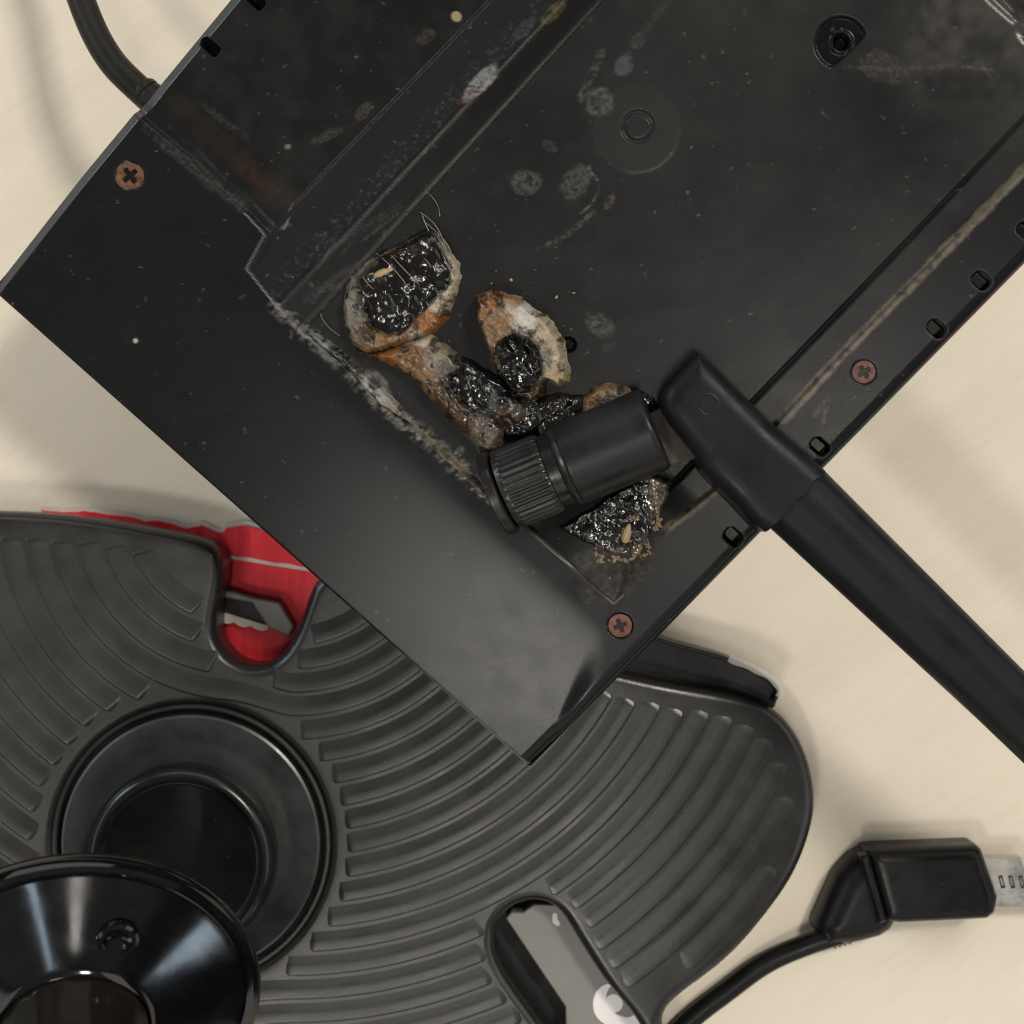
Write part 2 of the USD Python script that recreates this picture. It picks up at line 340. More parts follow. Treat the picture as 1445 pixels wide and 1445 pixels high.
cw = [(x, y - 1.8 - 1.2 * math.sin(i * 2.3)) for i, (x, y) in enumerate(smooth_open(cr, 24))] + [(x, y + 3.2) for x, y in smooth_open(cr, 24)[::-1]]
obj('crease', bevel_extrude([px_ring(cw, Z_CARD)], [(0, 0.8), (0, Z_CARD + .05)]), M['paper'], card, label='white worn crease')

Z_CL = 4.2
clip = thing('clip', 'angular grey clip lying on the red card inside the round notch', 'clip', at(365, 865, 1.2))
obj('clip_body', bevel_extrude([px_ring([(300, 829), (330, 835), (356, 843), (394, 850), (415, 884), (407, 899), (378, 886), (355, 850), (318, 844), (300, 841)], Z_CL)], [(0, 1.3), (0, Z_CL - .3), (.12, Z_CL - .1), (.3, Z_CL)]), M['grey_clip'], clip)
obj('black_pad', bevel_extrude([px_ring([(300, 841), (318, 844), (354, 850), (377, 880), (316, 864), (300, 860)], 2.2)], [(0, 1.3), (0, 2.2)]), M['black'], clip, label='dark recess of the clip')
sc = [(300, 861), (315, 864), (378, 883)]
bot = [(378 - 72 * s, 889 - 15 * s + 4.0 * abs(math.sin(s * 9.5)) - 1) for s in np.linspace(0, 1, 40)]
obj('scalloped_paper', bevel_extrude([px_ring(sc + bot, 2.6)], [(0, 1.3), (0, 2.6)]), M['paper'], clip, label='white scalloped paper strip')

# ---------------------------------------------------------------- the ribbed stand
ZB = 10.0
stand = thing('ribbed_stand', 'dark rubber stand base with curved ribs, a round hub and a glossy flared knob', 'stand', at(270, 1190, 0))
outline_px = [(-330, 1000), (-300, 830), (-200, 745), (-80, 722), (0, 721), (100, 728), (200, 743), (262, 755), (292, 764), (310, 783), (313, 815),
              (307, 850), (303, 880), (308, 905), (325, 927), (352, 939), (382, 934), (405, 913), (420, 885), (434, 845), (448, 818), (475, 808), (530, 815), (640, 860), (760, 912),
              (880, 948), (980, 969), (1070, 990), (1112, 1018), (1140, 1060), (1154, 1105), (1157, 1145), (1148, 1190), (1124, 1245), (1080, 1305), (1015, 1370), (945, 1424),
              (936, 1450), (950, 1500), (950, 1560), (900, 1650), (780, 1710), (520, 1750), (150, 1700), (-150, 1520), (-300, 1250)]
slot_px = [(698, 1323), (704, 1354), (733, 1402), (764, 1445), (800, 1500), (850, 1560), (885, 1565), (910, 1530), (915, 1480), (897, 1440), (876, 1414), (857, 1390), (816, 1327), (795, 1294), (778, 1279), (752, 1273), (725, 1281), (705, 1299)]
OUT = smooth_closed(outline_px, 420)
SLOT = smooth_closed(slot_px, 120)
outline = np.array([at(x, y, ZB)[:2] for x, y in OUT]); slot = np.array([at(x, y, ZB)[:2] for x, y in SLOT])
HC = at(270, 1190, ZB)
ang = np.arange(96) * 2 * np.pi / 96
hub_hole = HC[:2] + 18.35 * np.c_[np.cos(ang), np.sin(ang)]
body = pillow(outline, bulge(1.5, ZB, 1.9), 2.6, holes=(slot, hub_hole), step=0.8, insets=(0.06, 0.15, 0.3, 0.5, 0.8, 1.2, 1.6))
def dome(m):
    v = np.array(m[0], float); t = np.clip(v[:, 0] - 8.0, 0, None)
    v[:, 2] -= 0.0032 * t ** 2 * np.clip((v[:, 2] - 2.0) / 8.0, 0, 1.1)
    return v, m[1]
obj('rubber_top', dome(body), M['rubber'], stand, smooth=50)
sf = [(660, 1240), (800, 1240), (925, 1425), (945, 1640), (800, 1640), (660, 1400)]
obj('bottom_plate', bevel_extrude([np.array([at(x, y, 2)[:2] for x, y in sf])], [(0, 0.2), (0, 2.0)]), M['black'], stand)
# ribs: rings F = k around two centres, blended
def FR(x, y):
    rl = np.hypot((x - 335) / 0.97, y - 712); rr = np.hypot((x - 412) / 1.022, y - 735)
    ul = (rl - 352) / 36.0
    ur = (rr - 412) / 33.2 - 0.004 * np.maximum(0, rr - 412) / 33.2
    w = ss(x, 300, 420)
    return (1 - w) * ul + w * (ur + 2.0)
POLY_OUT = Polygon(OUT); POLY_SLOT = Polygon(SLOT)
keep = POLY_OUT.buffer(-32).union(POLY_OUT.buffer(-22).intersection(shapely.box(255, 815, 500, 1010))).difference(POLY_SLOT.buffer(15)).difference(Point(270, 1190).buffer(217, quad_segs=32))
shapely.prepare(keep)
th = np.radians(np.arange(-20, 200, 0.55))
cx, cy = 390.0, 735.0
def ring_at(k):
    lo, hi = np.full(len(th), 20.0), np.full(len(th), 1200.0)
    for _ in range(40):
        mid = (lo + hi) / 2; val = FR(cx + mid * np.cos(th), cy + mid * np.sin(th))
        hi = np.where(val > k, mid, hi); lo = np.where(val > k, lo, mid)
    return np.c_[cx + lo * np.cos(th), cy + lo * np.sin(th)]
PROF = [(-0.99, -0.06), (-0.94, 0.0), (-0.70, 0.05), (-0.60, 0.14), (-0.42, 0.19), (-0.20, 0.22), (-0.135, 0.19), (-0.10, 0.10), (-0.085, -0.06)]
for k in range(-5, 18):
    curves = [ring_at(k + a) for a, _ in PROF]
    mid = curves[4]
    ok = shapely.contains_xy(keep, mid[:, 0], mid[:, 1])
    i = 0
    while i < len(ok):
        if not ok[i]: i += 1; continue
        j = i
        while j + 1 < len(ok) and ok[j + 1]: j += 1
        if j - i >= 5:
            idx = np.arange(i, j + 1)
            arc = np.r_[0, np.cumsum(np.linalg.norm(np.diff(mid[idx], axis=0), axis=1))] * 0.096
            e = np.minimum(arc, arc[-1] - arc)              # mm from an end
            hgt = ss(e, -0.05, 0.55)
            wid = np.sqrt(np.clip(1 - (1 - np.clip(e / 0.8, 0, 1)) ** 2, 0.0, 1)) * 0.4 + 0.6
            vs = []
            for c, (a, z) in zip(curves, PROF):
                p = mid[idx] + (c[idx] - mid[idx]) * wid[:, None]
                zz = -0.06 + (z + 0.06) * hgt
                vs.append(np.array([[*at(x, y, ZB)[:2], ZB + q] for (x, y), q in zip(p, zz)]))
            V = np.concatenate(vs); Fq = quads(len(PROF), len(idx))
            obj('rib', dome((V, Fq)), M['rubber'], stand, smooth=50)
        i = j + 1
# hub: groove, smooth plate, stem
obj('hub_ring', lathe([(18.9, -0.02), (18.75, 0.28), (18.4, 0.34), (18.2, 0.2), (18.15, -1.2)], HC, (0, 0, 1), 120), M['rubber'], stand)
obj('hub_plate', lathe([(18.2, -1.2), (17.75, -1.0), (17.6, 0.15), (17.45, 0.55), (17.1, 0.72), (16.6, 0.66), (15.2, 0.50), (14.0, 0.36), (13.0, 0.28), (0.01, 0.28)], HC, (0, 0, 1), 120), M['hub'], stand)
SC = at(262, 1206, ZB)
obj('stem', lathe([(12.6, -0.4), (12.6, 3.2), (12.3, 4.0), (11.8, 4.5), (11.3, 4.7), (10.9, 4.65), (10.6, 4.35), (10.4, 3.9), (9.9, 3.6), (6.0, 3.3), (0.01, 3.2)], SC, (0, 0, 1), 120), M['stem'], stand)
# the flared knob on the stem
NV = unit((0.23, -0.466, 0.85)); KC = at(104, 1427, 45.0)
knob = obj('flared_knob', lathe([(4.5, -22), (5.5, -15), (7.5, -10), (13.0, -6.0), (19.0, -3.4), (20.8, -2.5), (21.25, -1.6), (21.25, -0.7), (20.9, -0.1), (20.3, 0.15), (19.7, 0.0), (19.3, -0.25),
                                  (18.6, -0.05), (16.0, 0.8), (12.0, 2.15), (9.6, 2.95), (9.1, 3.1), (8.85, 3.45), (8.6, 3.6), (8.45, 3.3), (8.3, 2.9)], KC, NV, 160), M['gloss'], stand)
obj('post', lathe([(8.15, 2.7), (8.1, 14), (8.0, 25), (7.9, 36), (7.4, 37), (0.01, 37)], KC, NV, 96,
                  ripple=lambda p, a: 0.16 * np.abs(np.sin(a * 9))[None, :] * (p[:, :1] > 1)), M['post'], knob)
x_, y_, n_ = frame(NV)
dn = np.array([(166 - N / 2) * W / N / H, -(1326 - N / 2) * W / N / H, -1.0]); cz = np.array([0, 0, H]); NB = cz + dn * (((KC - cz) @ NV + 1.9) / (dn @ NV))
obj('nub', lathe([(2.4, -0.4), (2.3, 0.15), (2.0, 0.42), (1.5, 0.40), (1.0, 0.12), (0.5, 0.0), (0.01, -0.03)], NB, NV, 40), M['gloss'], knob)
# lower shell showing along the far edge: dark floor and a thin raised lip
trough = [(860, 880), (932, 903), (963, 913), (1021, 930), (1063, 948), (1096, 969), (1101, 977), (1093, 999), (1060, 1010), (980, 990), (880, 965), (820, 940)]
obj('lower_shell', bevel_extrude([np.array([at(x, y, 5)[:2] for x, y in round_poly(trough, 4)])], [(0, 0.3), (0, 4.6), (.2, 5.0)]), M['black'], stand)
lipo = smooth_open([(860, 876), (932, 899), (963, 909), (1021, 925), (1063, 943), (1094, 963), (1101, 974), (1095, 992)], 60)
d = np.gradient(lipo, axis=0); nrm = np.c_[-d[:, 1], d[:, 0]]; nrm /= np.linalg.norm(nrm, axis=1, keepdims=True)
lipi = lipo + nrm * 7
obj('shell_lip', bevel_extrude([np.array([at(x, y, 7.5)[:2] for x, y in np.vstack([lipo, lipi[::-1]])])], [(0, 0.4), (0, 7.0), (.12, 7.4), (.3, 7.55)]), M['housing'], stand)
sh2 = smooth_open([(1030, 927), (1063, 941), (1092, 957), (1103, 972), (1102, 985)], 30)
d = np.gradient(sh2, axis=0); nrm = np.c_[-d[:, 1], d[:, 0]]; nrm /= np.linalg.norm(nrm, axis=1, keepdims=True)
obj('tape_scrap', bevel_extrude([np.array([at(x, y, 7.9)[:2] for x, y in np.vstack([sh2 - nrm * 3, (sh2 + nrm * (7 + 0.9 * np.sin(np.arange(30) * 0.7))[:, None])[::-1]])])], [(0, 7.62), (0, 7.8)]), M['film'], stand, label='whitish scrap of clear tape')

# grey plate seen through the slot
ZP = 5.4
plate = thing('grey_plate', 'grey metal plate with a white hook mark in the slot of the ribbed stand', 'plate', at(820, 1380, 0))
gp = [(714, 1296), (722, 1287), (738, 1288), (754, 1276), (785, 1277), (800, 1290), (835, 1340), (880, 1408), (900, 1430), (925, 1470), (930, 1550), (800, 1550), (798, 1421), (760, 1365)]
obj('plate_body', bevel_extrude([np.array([at(x, y, ZP)[:2] for x, y in round_poly(gp, 2.5)])], [(0, 0.3), (0, ZP - .2), (.15, ZP)]), M['grey_plate'], plate)
hook = smooth_open([(861, 1390), (848, 1404), (848, 1425), (866, 1440), (890, 1444), (903, 1434), (899, 1426)], 40)
d = np.gradient(hook, axis=0); nrm = np.c_[-d[:, 1], d[:, 0]]; nrm /= np.linalg.norm(nrm, axis=1, keepdims=True)
wd = np.interp(np.linspace(0, 1, 40), [0, .15, .4, .65, .9, 1], [1.5, 7, 10, 9, 7.5, 4])[:, None]
hk = Polygon(np.vstack([hook - nrm * wd, (hook + nrm * wd)[::-1]])).buffer(0.6)
hk = max(getattr(hk, 'geoms', [hk]), key=lambda g: g.area)
hk = Polygon(hk.exterior).union(Point(866, 1416).buffer(13)); 
obj('white_mark', bevel_extrude([np.array([at(x, y, ZP)[:2] for x, y in np.array(hk.exterior.coords)[:-1]])], [(0, ZP - .02), (0, ZP + .03), (.05, ZP + .06)], bottom=False), M['white'], plate, label='white hook-shaped print')
arc = [(857 + 26 * math.cos(a), 1412 + 26 * math.sin(a)) for a in np.linspace(math.radians(170), math.radians(285), 24)] + [(857 + 23 * math.cos(a), 1412 + 23 * math.sin(a)) for a in np.linspace(math.radians(285), math.radians(170), 24)]
obj('white_arc', bevel_extrude([np.array([at(x, y, ZP)[:2] for x, y in arc])], [(0, ZP - .02), (0, ZP + .03)], bottom=False), M['grey_clip'], plate)
ch = [(781, 1288), (786, 1289), (787, 1297), (791, 1305), (786, 1307), (780, 1302), (779, 1293)]
obj('white_fleck', bevel_extrude([np.array([at(x, y, ZP)[:2] for x, y in ch])], [(0, ZP - .02), (0.02, ZP + .04)], bottom=False), M['white'], plate, label='small white fleck')

# ---------------------------------------------------------------- the black device, tilted a little
TILT = math.radians(9.0)
EU = np.array([0.747, -0.664, 0.0]); EU /= np.linalg.norm(EU)
EV = np.array([-EU[1] * math.cos(TILT), EU[0] * math.cos(TILT), math.sin(TILT)])
EN = np.cross(EU, EV)
DO = at(372, 755, 26.0)
def dev(px, py, h=0.0):
    """The point that pixel sees on the device's face raised by h; arrays allowed."""
    px, py = np.asarray(px, float), np.asarray(py, float)
    d = np.stack([(px - N / 2) * W / N / H, -(py - N / 2) * W / N / H, -np.ones_like(px)], -1)
    c = np.array([0, 0, H])
    t = (np.asarray(h) + (DO - c) @ EN) / (d @ EN)
    return c + d * t[..., None]
device = thing('black_device', 'worn black plastic device lying face down with torn glue on its back', 'device', dev(372, 755, -13))
A, B = np.array([-19.5, 407.7]), np.array([746.0, 1088.0])
C_, D_ = B + 1500 * np.array([0.7008, -0.7134]), A + 1500 * np.array([0.637, -0.771])
uu = np.unique(np.r_[np.linspace(0, 0.022, 16), np.linspace(0.022, 0.978, 590), np.linspace(0.978, 1, 16)])
vv = np.unique(np.r_[np.linspace(0, 0.004, 6), np.linspace(0.004, 0.80, 640), np.linspace(0.80, 1, 30)])
U, Vv = np.meshgrid(uu, vv, indexing='xy')
P = (1 - U)[..., None] * ((1 - Vv)[..., None] * A + Vv[..., None] * D_) + U[..., None] * ((1 - Vv)[..., None] * B + Vv[..., None] * C_)
X, Y = P[..., 0], P[..., 1]
dl = side(X, Y, A, D_, (700, 400)); dr = side(X, Y, B, C_, (700, 400)); db = side(X, Y, A, B, (700, 400))

STRIP_IN = [(197, 166), (263, 221), (305, 266), (345, 300), (374, 331), (348, 379), (391, 433), (443, 480), (493, 522), (533, 566), (579, 602), (635, 649), (689, 697), (750, 750), (866, 851)]
RIM_IN = STRIP_IN + [(885, 835), (905, 790), (940, 745), (1010, 690), (1190, 498), (1300, 385), (1445, 240), (1900, -215)]
RIM = RIM_IN + [(2300, 0), (760, 1500), (-400, 700), (-300, 100), (150, 128)]
wob = 3.0 * (n2(X, Y, 14, 11) - 0.5)
d_rim = poly_sd(X, Y, RIM) + np.where((X > 420) & (X < 700), wob, 0.4 * wob)
UP1, UP2 = (418, 283), (690, 0)          # upper edge of the sloping ridge
LO1, LO2 = (460, 352), (777, 14)         # lower edge
WL1, WL2 = (588, 290), (850, 0)          # foot of the recess wall
d_up = side(X, Y, UP1, UP2, (300, 100)); d_lo = side(X, Y, LO1, LO2, (300, 100)); d_wl = side(X, Y, WL1, WL2, (300, 100))
GROOVE = [(1900, -295), (1445, 168), (1329, 291), (1194, 432), (984, 649), (935, 698)]
d_gr = seg_dist(X, Y, GROOVE); d_gs = side(X, Y, (1445, 168), (984, 649), (1400, 700))
PANEL, ZONE = -1.30, -0.75
h = np.full(X.shape, PANEL)
h += 0.30 * ss(d_gs, 0, 5)
h -= 0.55 * (1 - ss(d_gr, 1.2, 3.6))
wall = np.clip(d_wl / np.maximum(d_wl - d_lo, 1), 0, 1)
h = np.where(d_wl > 0, PANEL + (-0.12 - PANEL) * ss(wall), h)
rid = np.clip(d_lo / np.maximum(d_lo - d_up, 1), 0, 1)
h = np.where(d_lo > 0, -0.12 + (-0.95 + 0.12) * rid, h)
zb = ss(d_up, -1.5, 2.5); h = h * (1 - zb) + ZONE * zb
# dusty valley between end cover and upper panel
vd = -d_rim
val = np.interp(vd, [0, 20, 30, 58, 70], [-0.25, -1.02, -1.08, ZONE - 0.02, ZONE])
h = np.where((d_up > -8) & (vd < 70) & (Y < 345), np.minimum(h, val), h)
cnr = ss(1 - np.hypot(X - 885, Y - 800) / 150, 0.0, 0.55); h = h * (1 - cnr) - 0.12 * cnr
wide = np.where((Y < 330), 5.0, 0.0) + 26 * ss(X, 868, 885) * (1 - ss(X, 930, 945)) * (Y > 700); rm = ss(d_rim, -2.2 - wide, 1.6 + 0.3 * wide); h = h * (1 - rm)

ux, uy = 0.747, 0.664
def slot_mask(cx_, cy_, L, Wd, soft=2.2):
    a = (X - cx_) * ux + (Y - cy_) * uy; b = -(X - cx_) * uy + (Y - cy_) * ux
    q = np.hypot(np.maximum(np.abs(a) - (L / 2 - Wd * 0.35), 0), np.maximum(np.abs(b) - Wd * 0.15, 0)) - Wd * 0.35
    return 1 - ss(q, -soft * 0.5, soft * 0.5), 1 - ss(np.abs(q - 1.0), 0.5, 3.5)
slots = [(1385, 396), (1322, 464), (1157, 631), (1035, 758), (1449, 326)]
lslots = [(293, 64), (357, -2), (420, -72)]
slot_m = np.zeros(X.shape); slot_rim = np.zeros(X.shape)
for q in slots:
    m_, r_ = slot_mask(*q, 27, 20); slot_m = np.maximum(slot_m, m_); slot_rim = np.maximum(slot_rim, r_)
for q in lslots:
    m_, r_ = slot_mask(*q, 31, 15); slot_m = np.maximum(slot_m, m_)
def disc(cx_, cy_, r, soft=2.0): return 1 - ss(np.hypot(X - cx_, Y - cy_), r - soft, r + soft)
SCREWS = [(1219, 525, 15.5), (875, 883, 16.5), (183, 248, 19)]
for sx, sy, r in SCREWS: h -= 0.30 * disc(sx, sy, r + 1.0, 1.2)
# marks on the main panel: a shallow disc with a button, a D-shaped screw recess, a pin hole
dd = np.hypot(X - 900, Y - 177); big = disc(897, 180, 62, 2.5)
h += 0.03 * big - 0.28 * (1 - ss(np.abs(dd - 21), 1.2, 4.2)) + 0.06 * disc(900, 177, 17, 5)
dcut = side(X, Y, (1228, 44), (1172, 98), (1150, 20))
D_m = disc(1188, 57, 37, 2) * ss(dcut, -1.5, 2.5); hole = disc(1189, 56, 10.5, 2.0)
h -= 0.55 * D_m; h -= 1.6 * hole; h += 0.25 * disc(1189, 56, 17, 3) * (1 - hole) * D_m
pin = disc(801, 487, 10, 2); h -= 1.5 * pin
# far end: panel edge and the next raised part
d_far = side(X, Y, (1420, 0), (1446, 30), (1500, -60))
h -= 0.8 * (1 - ss(np.abs(d_far), 2, 7)) * (d_rim < 0); h = np.where((d_far > 5) & (d_rim < 0) & (X > 1300), h + 1.0 * ss(d_far, 5, 22), h)
h -= 2.3 * slot_m
h += 0.05 * (n2(X, Y, 60, 5) - 0.5) * (d_rim < 0)
# tears and scratches along the broken edge of the end cover
edge_d = seg_dist(X, Y, STRIP_IN[6:13])
fz = n2(X, Y, 6.5, 21); tear = (1 - ss(edge_d, 3, 10 + 12 * fz)) * ss(fz, 0.40, 0.62)
h += 0.22 * tear * (n2(X, Y, 4, 33, 2) - 0.3)
# the end cover slopes gently down to its outer edge
slope_w = ss(side(X, Y, (885, 850), (825, 1005), (300, 500)), -4, 34) * (d_rim > -3)
h -= slope_w * 0.089 * math.tan(math.radians(5.0)) * (np.clip(225 - db, 0, None) ** 2 / (np.clip(225 - db, 0, None) + 40))
# edge rounding
def roundover(dpx, R):
    q = np.clip(dpx / R, 0, 1); return (1 - np.sqrt(np.clip(1 - (1 - q) ** 2, 0, 1))) * R * 0.089
h -= 0.95 * np.clip(1 - dl / 14.0, 0, 1); h -= roundover(dr, 22.0); h -= roundover(db, 3.5)

tint = np.empty(X.shape + (3,)); tint[:] = (0.0092, 0.0096, 0.0100)
tint *= (0.85 + 0.3 * n2(X, Y, 130, 2))[..., None]
def paint(mask, color, I=None):
    m_ = np.clip(mask, 0, 1)[..., None]
    if I is None: tint[:] = tint * (1 - m_) + np.array(color) * m_
    else: tint[I] = tint[I] * (1 - m_) + np.array(color) * m_
def near(x0, y0, x1, y1): return (X > x0) & (X < x1) & (Y > y0) & (Y < y1)
def blob(cx_, cy_, rx, ry, deg, color, amt, grain=8, seed=1, lo=0.35, hi=0.6):
    grain, amt = grain * 0.7, amt * 0.75
    lo, hi = (lo - 0.12, hi + 0.16) if hi > 0.3 else (lo, hi)
    q_ = 1.5 * max(rx, ry); I = near(cx_ - q_, cy_ - q_, cx_ + q_, cy_ + q_); x, y = X[I], Y[I]
    a_ = math.radians(deg); a = (x - cx_) * math.cos(a_) + (y - cy_) * math.sin(a_); b = -(x - cx_) * math.sin(a_) + (y - cy_) * math.cos(a_)
    q = np.hypot(a / rx, b / ry) + 0.5 * (n2(x, y, grain * 2.2, seed + 50) - 0.5)
    paint((1 - ss(q, 0.72, 1.05)) * ss(n2(x, y, grain, seed), lo, hi) * amt, color, I)
def stroke(pts, width, color, amt, grain=6, seed=1, lo=0.4, hi=0.6, wv=0.6):
    grain, amt = grain * 0.75, amt * 0.72
    lo, hi = (lo - 0.08, hi + 0.16) if hi > 0.3 else (lo, hi)
    xs, ys = [p[0] for p in pts], [p[1] for p in pts]; q_ = 1.6 * width
    I = near(min(xs) - q_, min(ys) - q_, max(xs) + q_, max(ys) + q_); x, y = X[I], Y[I]
    dd_ = seg_dist(x, y, pts); w_ = width * (1 - wv / 2 + wv * n2(x, y, 14, seed + 9))
    paint((1 - ss(dd_, w_ * 0.35, w_)) * ss(n2(x, y, grain, seed), lo, hi) * amt, color, I)
GREY, LG, DUST, BRN = (0.06, 0.06, 0.058), (0.17, 0.165, 0.155), (0.19, 0.155, 0.115), (0.026, 0.0165, 0.010)
# dust film over the main panel, thicker to the far side
film = ss(n2(X, Y, 180, 41), 0.25, 0.8) * (d_rim < 0) * (d_wl < 0)
paint(0.25 * film, (0.05, 0.049, 0.046))
paint(0.20 * film * ss(X - Y, 700, 1400), (0.10, 0.095, 0.085))
paint(0.05 * ss(n2(X, Y, 26, 42), 0.45, 0.75) * (d_rim < 0), (0.075, 0.07, 0.062))
paint(0.22 * ss(X, 1240, 1330) * (1 - ss(Y, 60, 190)) * ss(n2(X, Y, 30, 43), 0.3, 0.7) * (d_rim < 0), (0.16, 0.145, 0.12))
# the sloping ridge is smoother and greyer
ridm = ss(d_lo, -2, 3) * (1 - ss(d_up, -3, 3)) * (d_rim < 0)
paint(0.5 * ridm, (0.018, 0.020, 0.022))
paint(0.22 * ridm * ss(n2(X, Y, 4, 44), 0.5, 0.8) * (1 - ss(np.abs(d_lo - 12), 8, 26)), LG)
stroke([(419, 284), (500, 197), (580, 112), (690, 2)], 3.0, (0.05, 0.046, 0.04), 0.5, 5, 45)
stroke([(592, 286), (650, 222), (735, 128), (845, 8)], 2.6, (0.03, 0.029, 0.027), 0.5, 5, 46)
paint(0.5 * (d_wl > 0) * (d_lo < 0) * (d_rim < 0), (0.010, 0.0095, 0.0085))
# scuffs on the main panel
blob(741, 256, 25, 21, 0, (0.10, 0.10, 0.095), 0.8, 6, 61); blob(812, 256, 30, 21, -55, (0.085, 0.083, 0.078), 0.85, 5, 62)
blob(845, 142, 22, 22, 20, (0.12, 0.115, 0.10), 0.8, 8, 63); stroke([(848, 72), (836, 100), (818, 138)], 9, (0.10, 0.096, 0.085), 0.7, 6, 64)
blob(880, 90, 14, 17, 30, (0.075, 0.08, 0.08), 0.8, 12, 65, 0.25, 0.5); blob(900, 55, 11, 15, 35, (0.065, 0.068, 0.068), 0.7, 9, 66); stroke([(868, 100), (905, 45), (948, -10)], 7, GREY, 0.5, 6, 67)
blob(845, 458, 26, 17, 35, (0.11, 0.108, 0.10), 0.75, 5, 68); blob(858, 490, 12, 8, 0, GREY, 0.7, 5, 69)
stroke([(772, 345), (800, 330), (822, 312), (836, 298)], 6, (0.11, 0.105, 0.095), 0.8, 5, 70); blob(860, 283, 6, 14, 25, (0.11, 0.095, 0.075), 0.8, 5, 71)
stroke([(755, 352), (775, 342)], 3, GREY, 0.7); blob(775, 205, 14, 8, 30, GREY, 0.7, 5, 72)
stroke([(819, 300), (836, 285), (845, 262)], 2.4, LG, 0.6, 4, 73); stroke([(829, 236), (842, 252)], 3, LG, 0.8, 4, 74)
blob(678, 116, 38, 13, -47, (0.24, 0.235, 0.22), 0.95, 5, 75, 0.3, 0.5); blob(657, 137, 18, 7, -47, (0.10, 0.04, 0.03), 0.7, 4, 76)
blob(780, 18, 24, 10, -45, (0.10, 0.085, 0.03), 0.8, 6, 77); blob(740, 40, 24, 10, -47, GREY, 0.7, 4, 78)
blob(643, 22, 9, 8, 50, (0.34, 0.26, 0.16), 1.0, 20, 79, 0.0, 0.2); blob(600, 50, 16, 12, -30, (0.06, 0.05, 0.035), 0.8, 6, 80)
paint(0.10 * big * (1 - disc(900, 177, 25, 2)), (0.055, 0.054, 0.052))
paint(0.25 * ss(n2(X, Y, 5, 81), 0.5, 0.7) * (1 - ss(np.abs(np.hypot(X - 897, Y - 180) - 62), 1, 6)), GREY)
stroke([(1195, 92), (1250, 96), (1390, 88), (1405, 118)], 5, (0.12, 0.11, 0.09), 0.35, 5, 82); stroke([(1360, 92), (1402, 96)], 3, LG, 0.6, 4, 83)
blob(1248, 92, 40, 24, 20, (0.09, 0.083, 0.07), 0.5, 6, 84)
paint(0.9 * D_m * (1 - hole), (0.0025, 0.0025, 0.0025)); paint(hole, (0.002, 0.002, 0.002)); paint(pin, (0.002, 0.002, 0.002))
# upper panel: rust dust in the valley, marks
stroke([(250, 150), (300, 195), (350, 238), (412, 285)], 24, BRN, 0.65, 14, 85, 0.3, 0.55); stroke([(330, 225), (375, 262), (410, 288)], 12, (0.045, 0.022, 0.011), 0.7, 8, 86)
stroke([(235, 205), (280, 240), (340, 293)], 12, GREY, 0.7, 5, 87); stroke([(205, 180), (245, 215), (300, 265)], 9, (0.05, 0.05, 0.05), 0.6, 5, 88)
stroke([(288, 150), (345, 195)], 8, GREY, 0.5, 5, 89); blob(460, 190, 28, 8, -25, (0.07, 0.063, 0.05), 0.7, 5, 90); blob(512, 155, 10, 18, 40, (0.07, 0.063, 0.05), 0.7, 5, 91)
blob(404, 206, 5, 4, 0, LG, 0.8, 30, 92, 0, 0.2); paint(0.10 * (d_up > 0) * (d_rim < 0) * ss(n2(X, Y, 40, 93), 0.4, 0.7), (0.06, 0.053, 0.042))
stroke([(398, 322), (404, 314)], 3, LG, 0.8, 20, 94, 0, 0.2)
# dust along flange foot, whitened torn edge, worn lines
stroke([(1500, 186), (1445, 241), (1300, 388), (1190, 499), (1105, 592)], 9.5, DUST, 0.95, 12, 95, 0.15, 0.45, 0.9); stroke([(1012, 690), (975, 722), (940, 747)], 8, (0.17, 0.14, 0.10), 0.9, 8, 96, 0.25, 0.5)
stroke([(940, 747), (910, 790), (885, 835)], 9, (0.09, 0.075, 0.055), 0.6, 6, 97)
paint(0.8 * ss(d_rim, -1.2, 0.6) * (1 - ss(d_rim, 0.8, 2.4)) * ((Y > 735) | (X < 400)) * (Y > 300) * (X < 880), (0.16, 0.16, 0.155))
paint(tear * 0.75, (0.13, 0.125, 0.115)); stroke([(579, 602), (612, 628), (650, 662), (689, 697)], 5, (0.22, 0.165, 0.11), 0.9, 5, 98, 0.3, 0.5)
stroke([(391, 433), (420, 462), (443, 480), (475, 512)], 6.5, LG, 0.8, 5, 99, 0.3, 0.5)
blob(530, 545, 30, 15, 50, (0.19, 0.185, 0.17), 0.85, 7, 100, 0.3, 0.55); blob(462, 497, 18, 12, 40, (0.13, 0.13, 0.125), 0.85, 7, 101); blob(645, 640, 12, 6, -50, LG, 0.8, 5, 102)
for k_ in range(14):
    x0, y0 = 420 + rng.random() * 120, 330 + rng.random() * 120
    stroke([(x0, y0), (x0 + 18 + 20 * rng.random(), y0 - 16 - 18 * rng.random())], 1.6 + rng.random() * 2, GREY, 0.8, 4, 110 + k_)
stroke([(430, 424), (465, 395), (500, 372)], 7, GREY, 0.7, 4, 125); stroke([(470, 345), (515, 320), (560, 292)], 8, GREY, 0.55, 4, 126); stroke([(450, 410), (478, 402)], 5, GREY, 0.8, 4, 127)
stroke([(1150, 585), (1170, 560), (1162, 595)], 5, (0.14, 0.12, 0.08), 0.6, 5, 128)
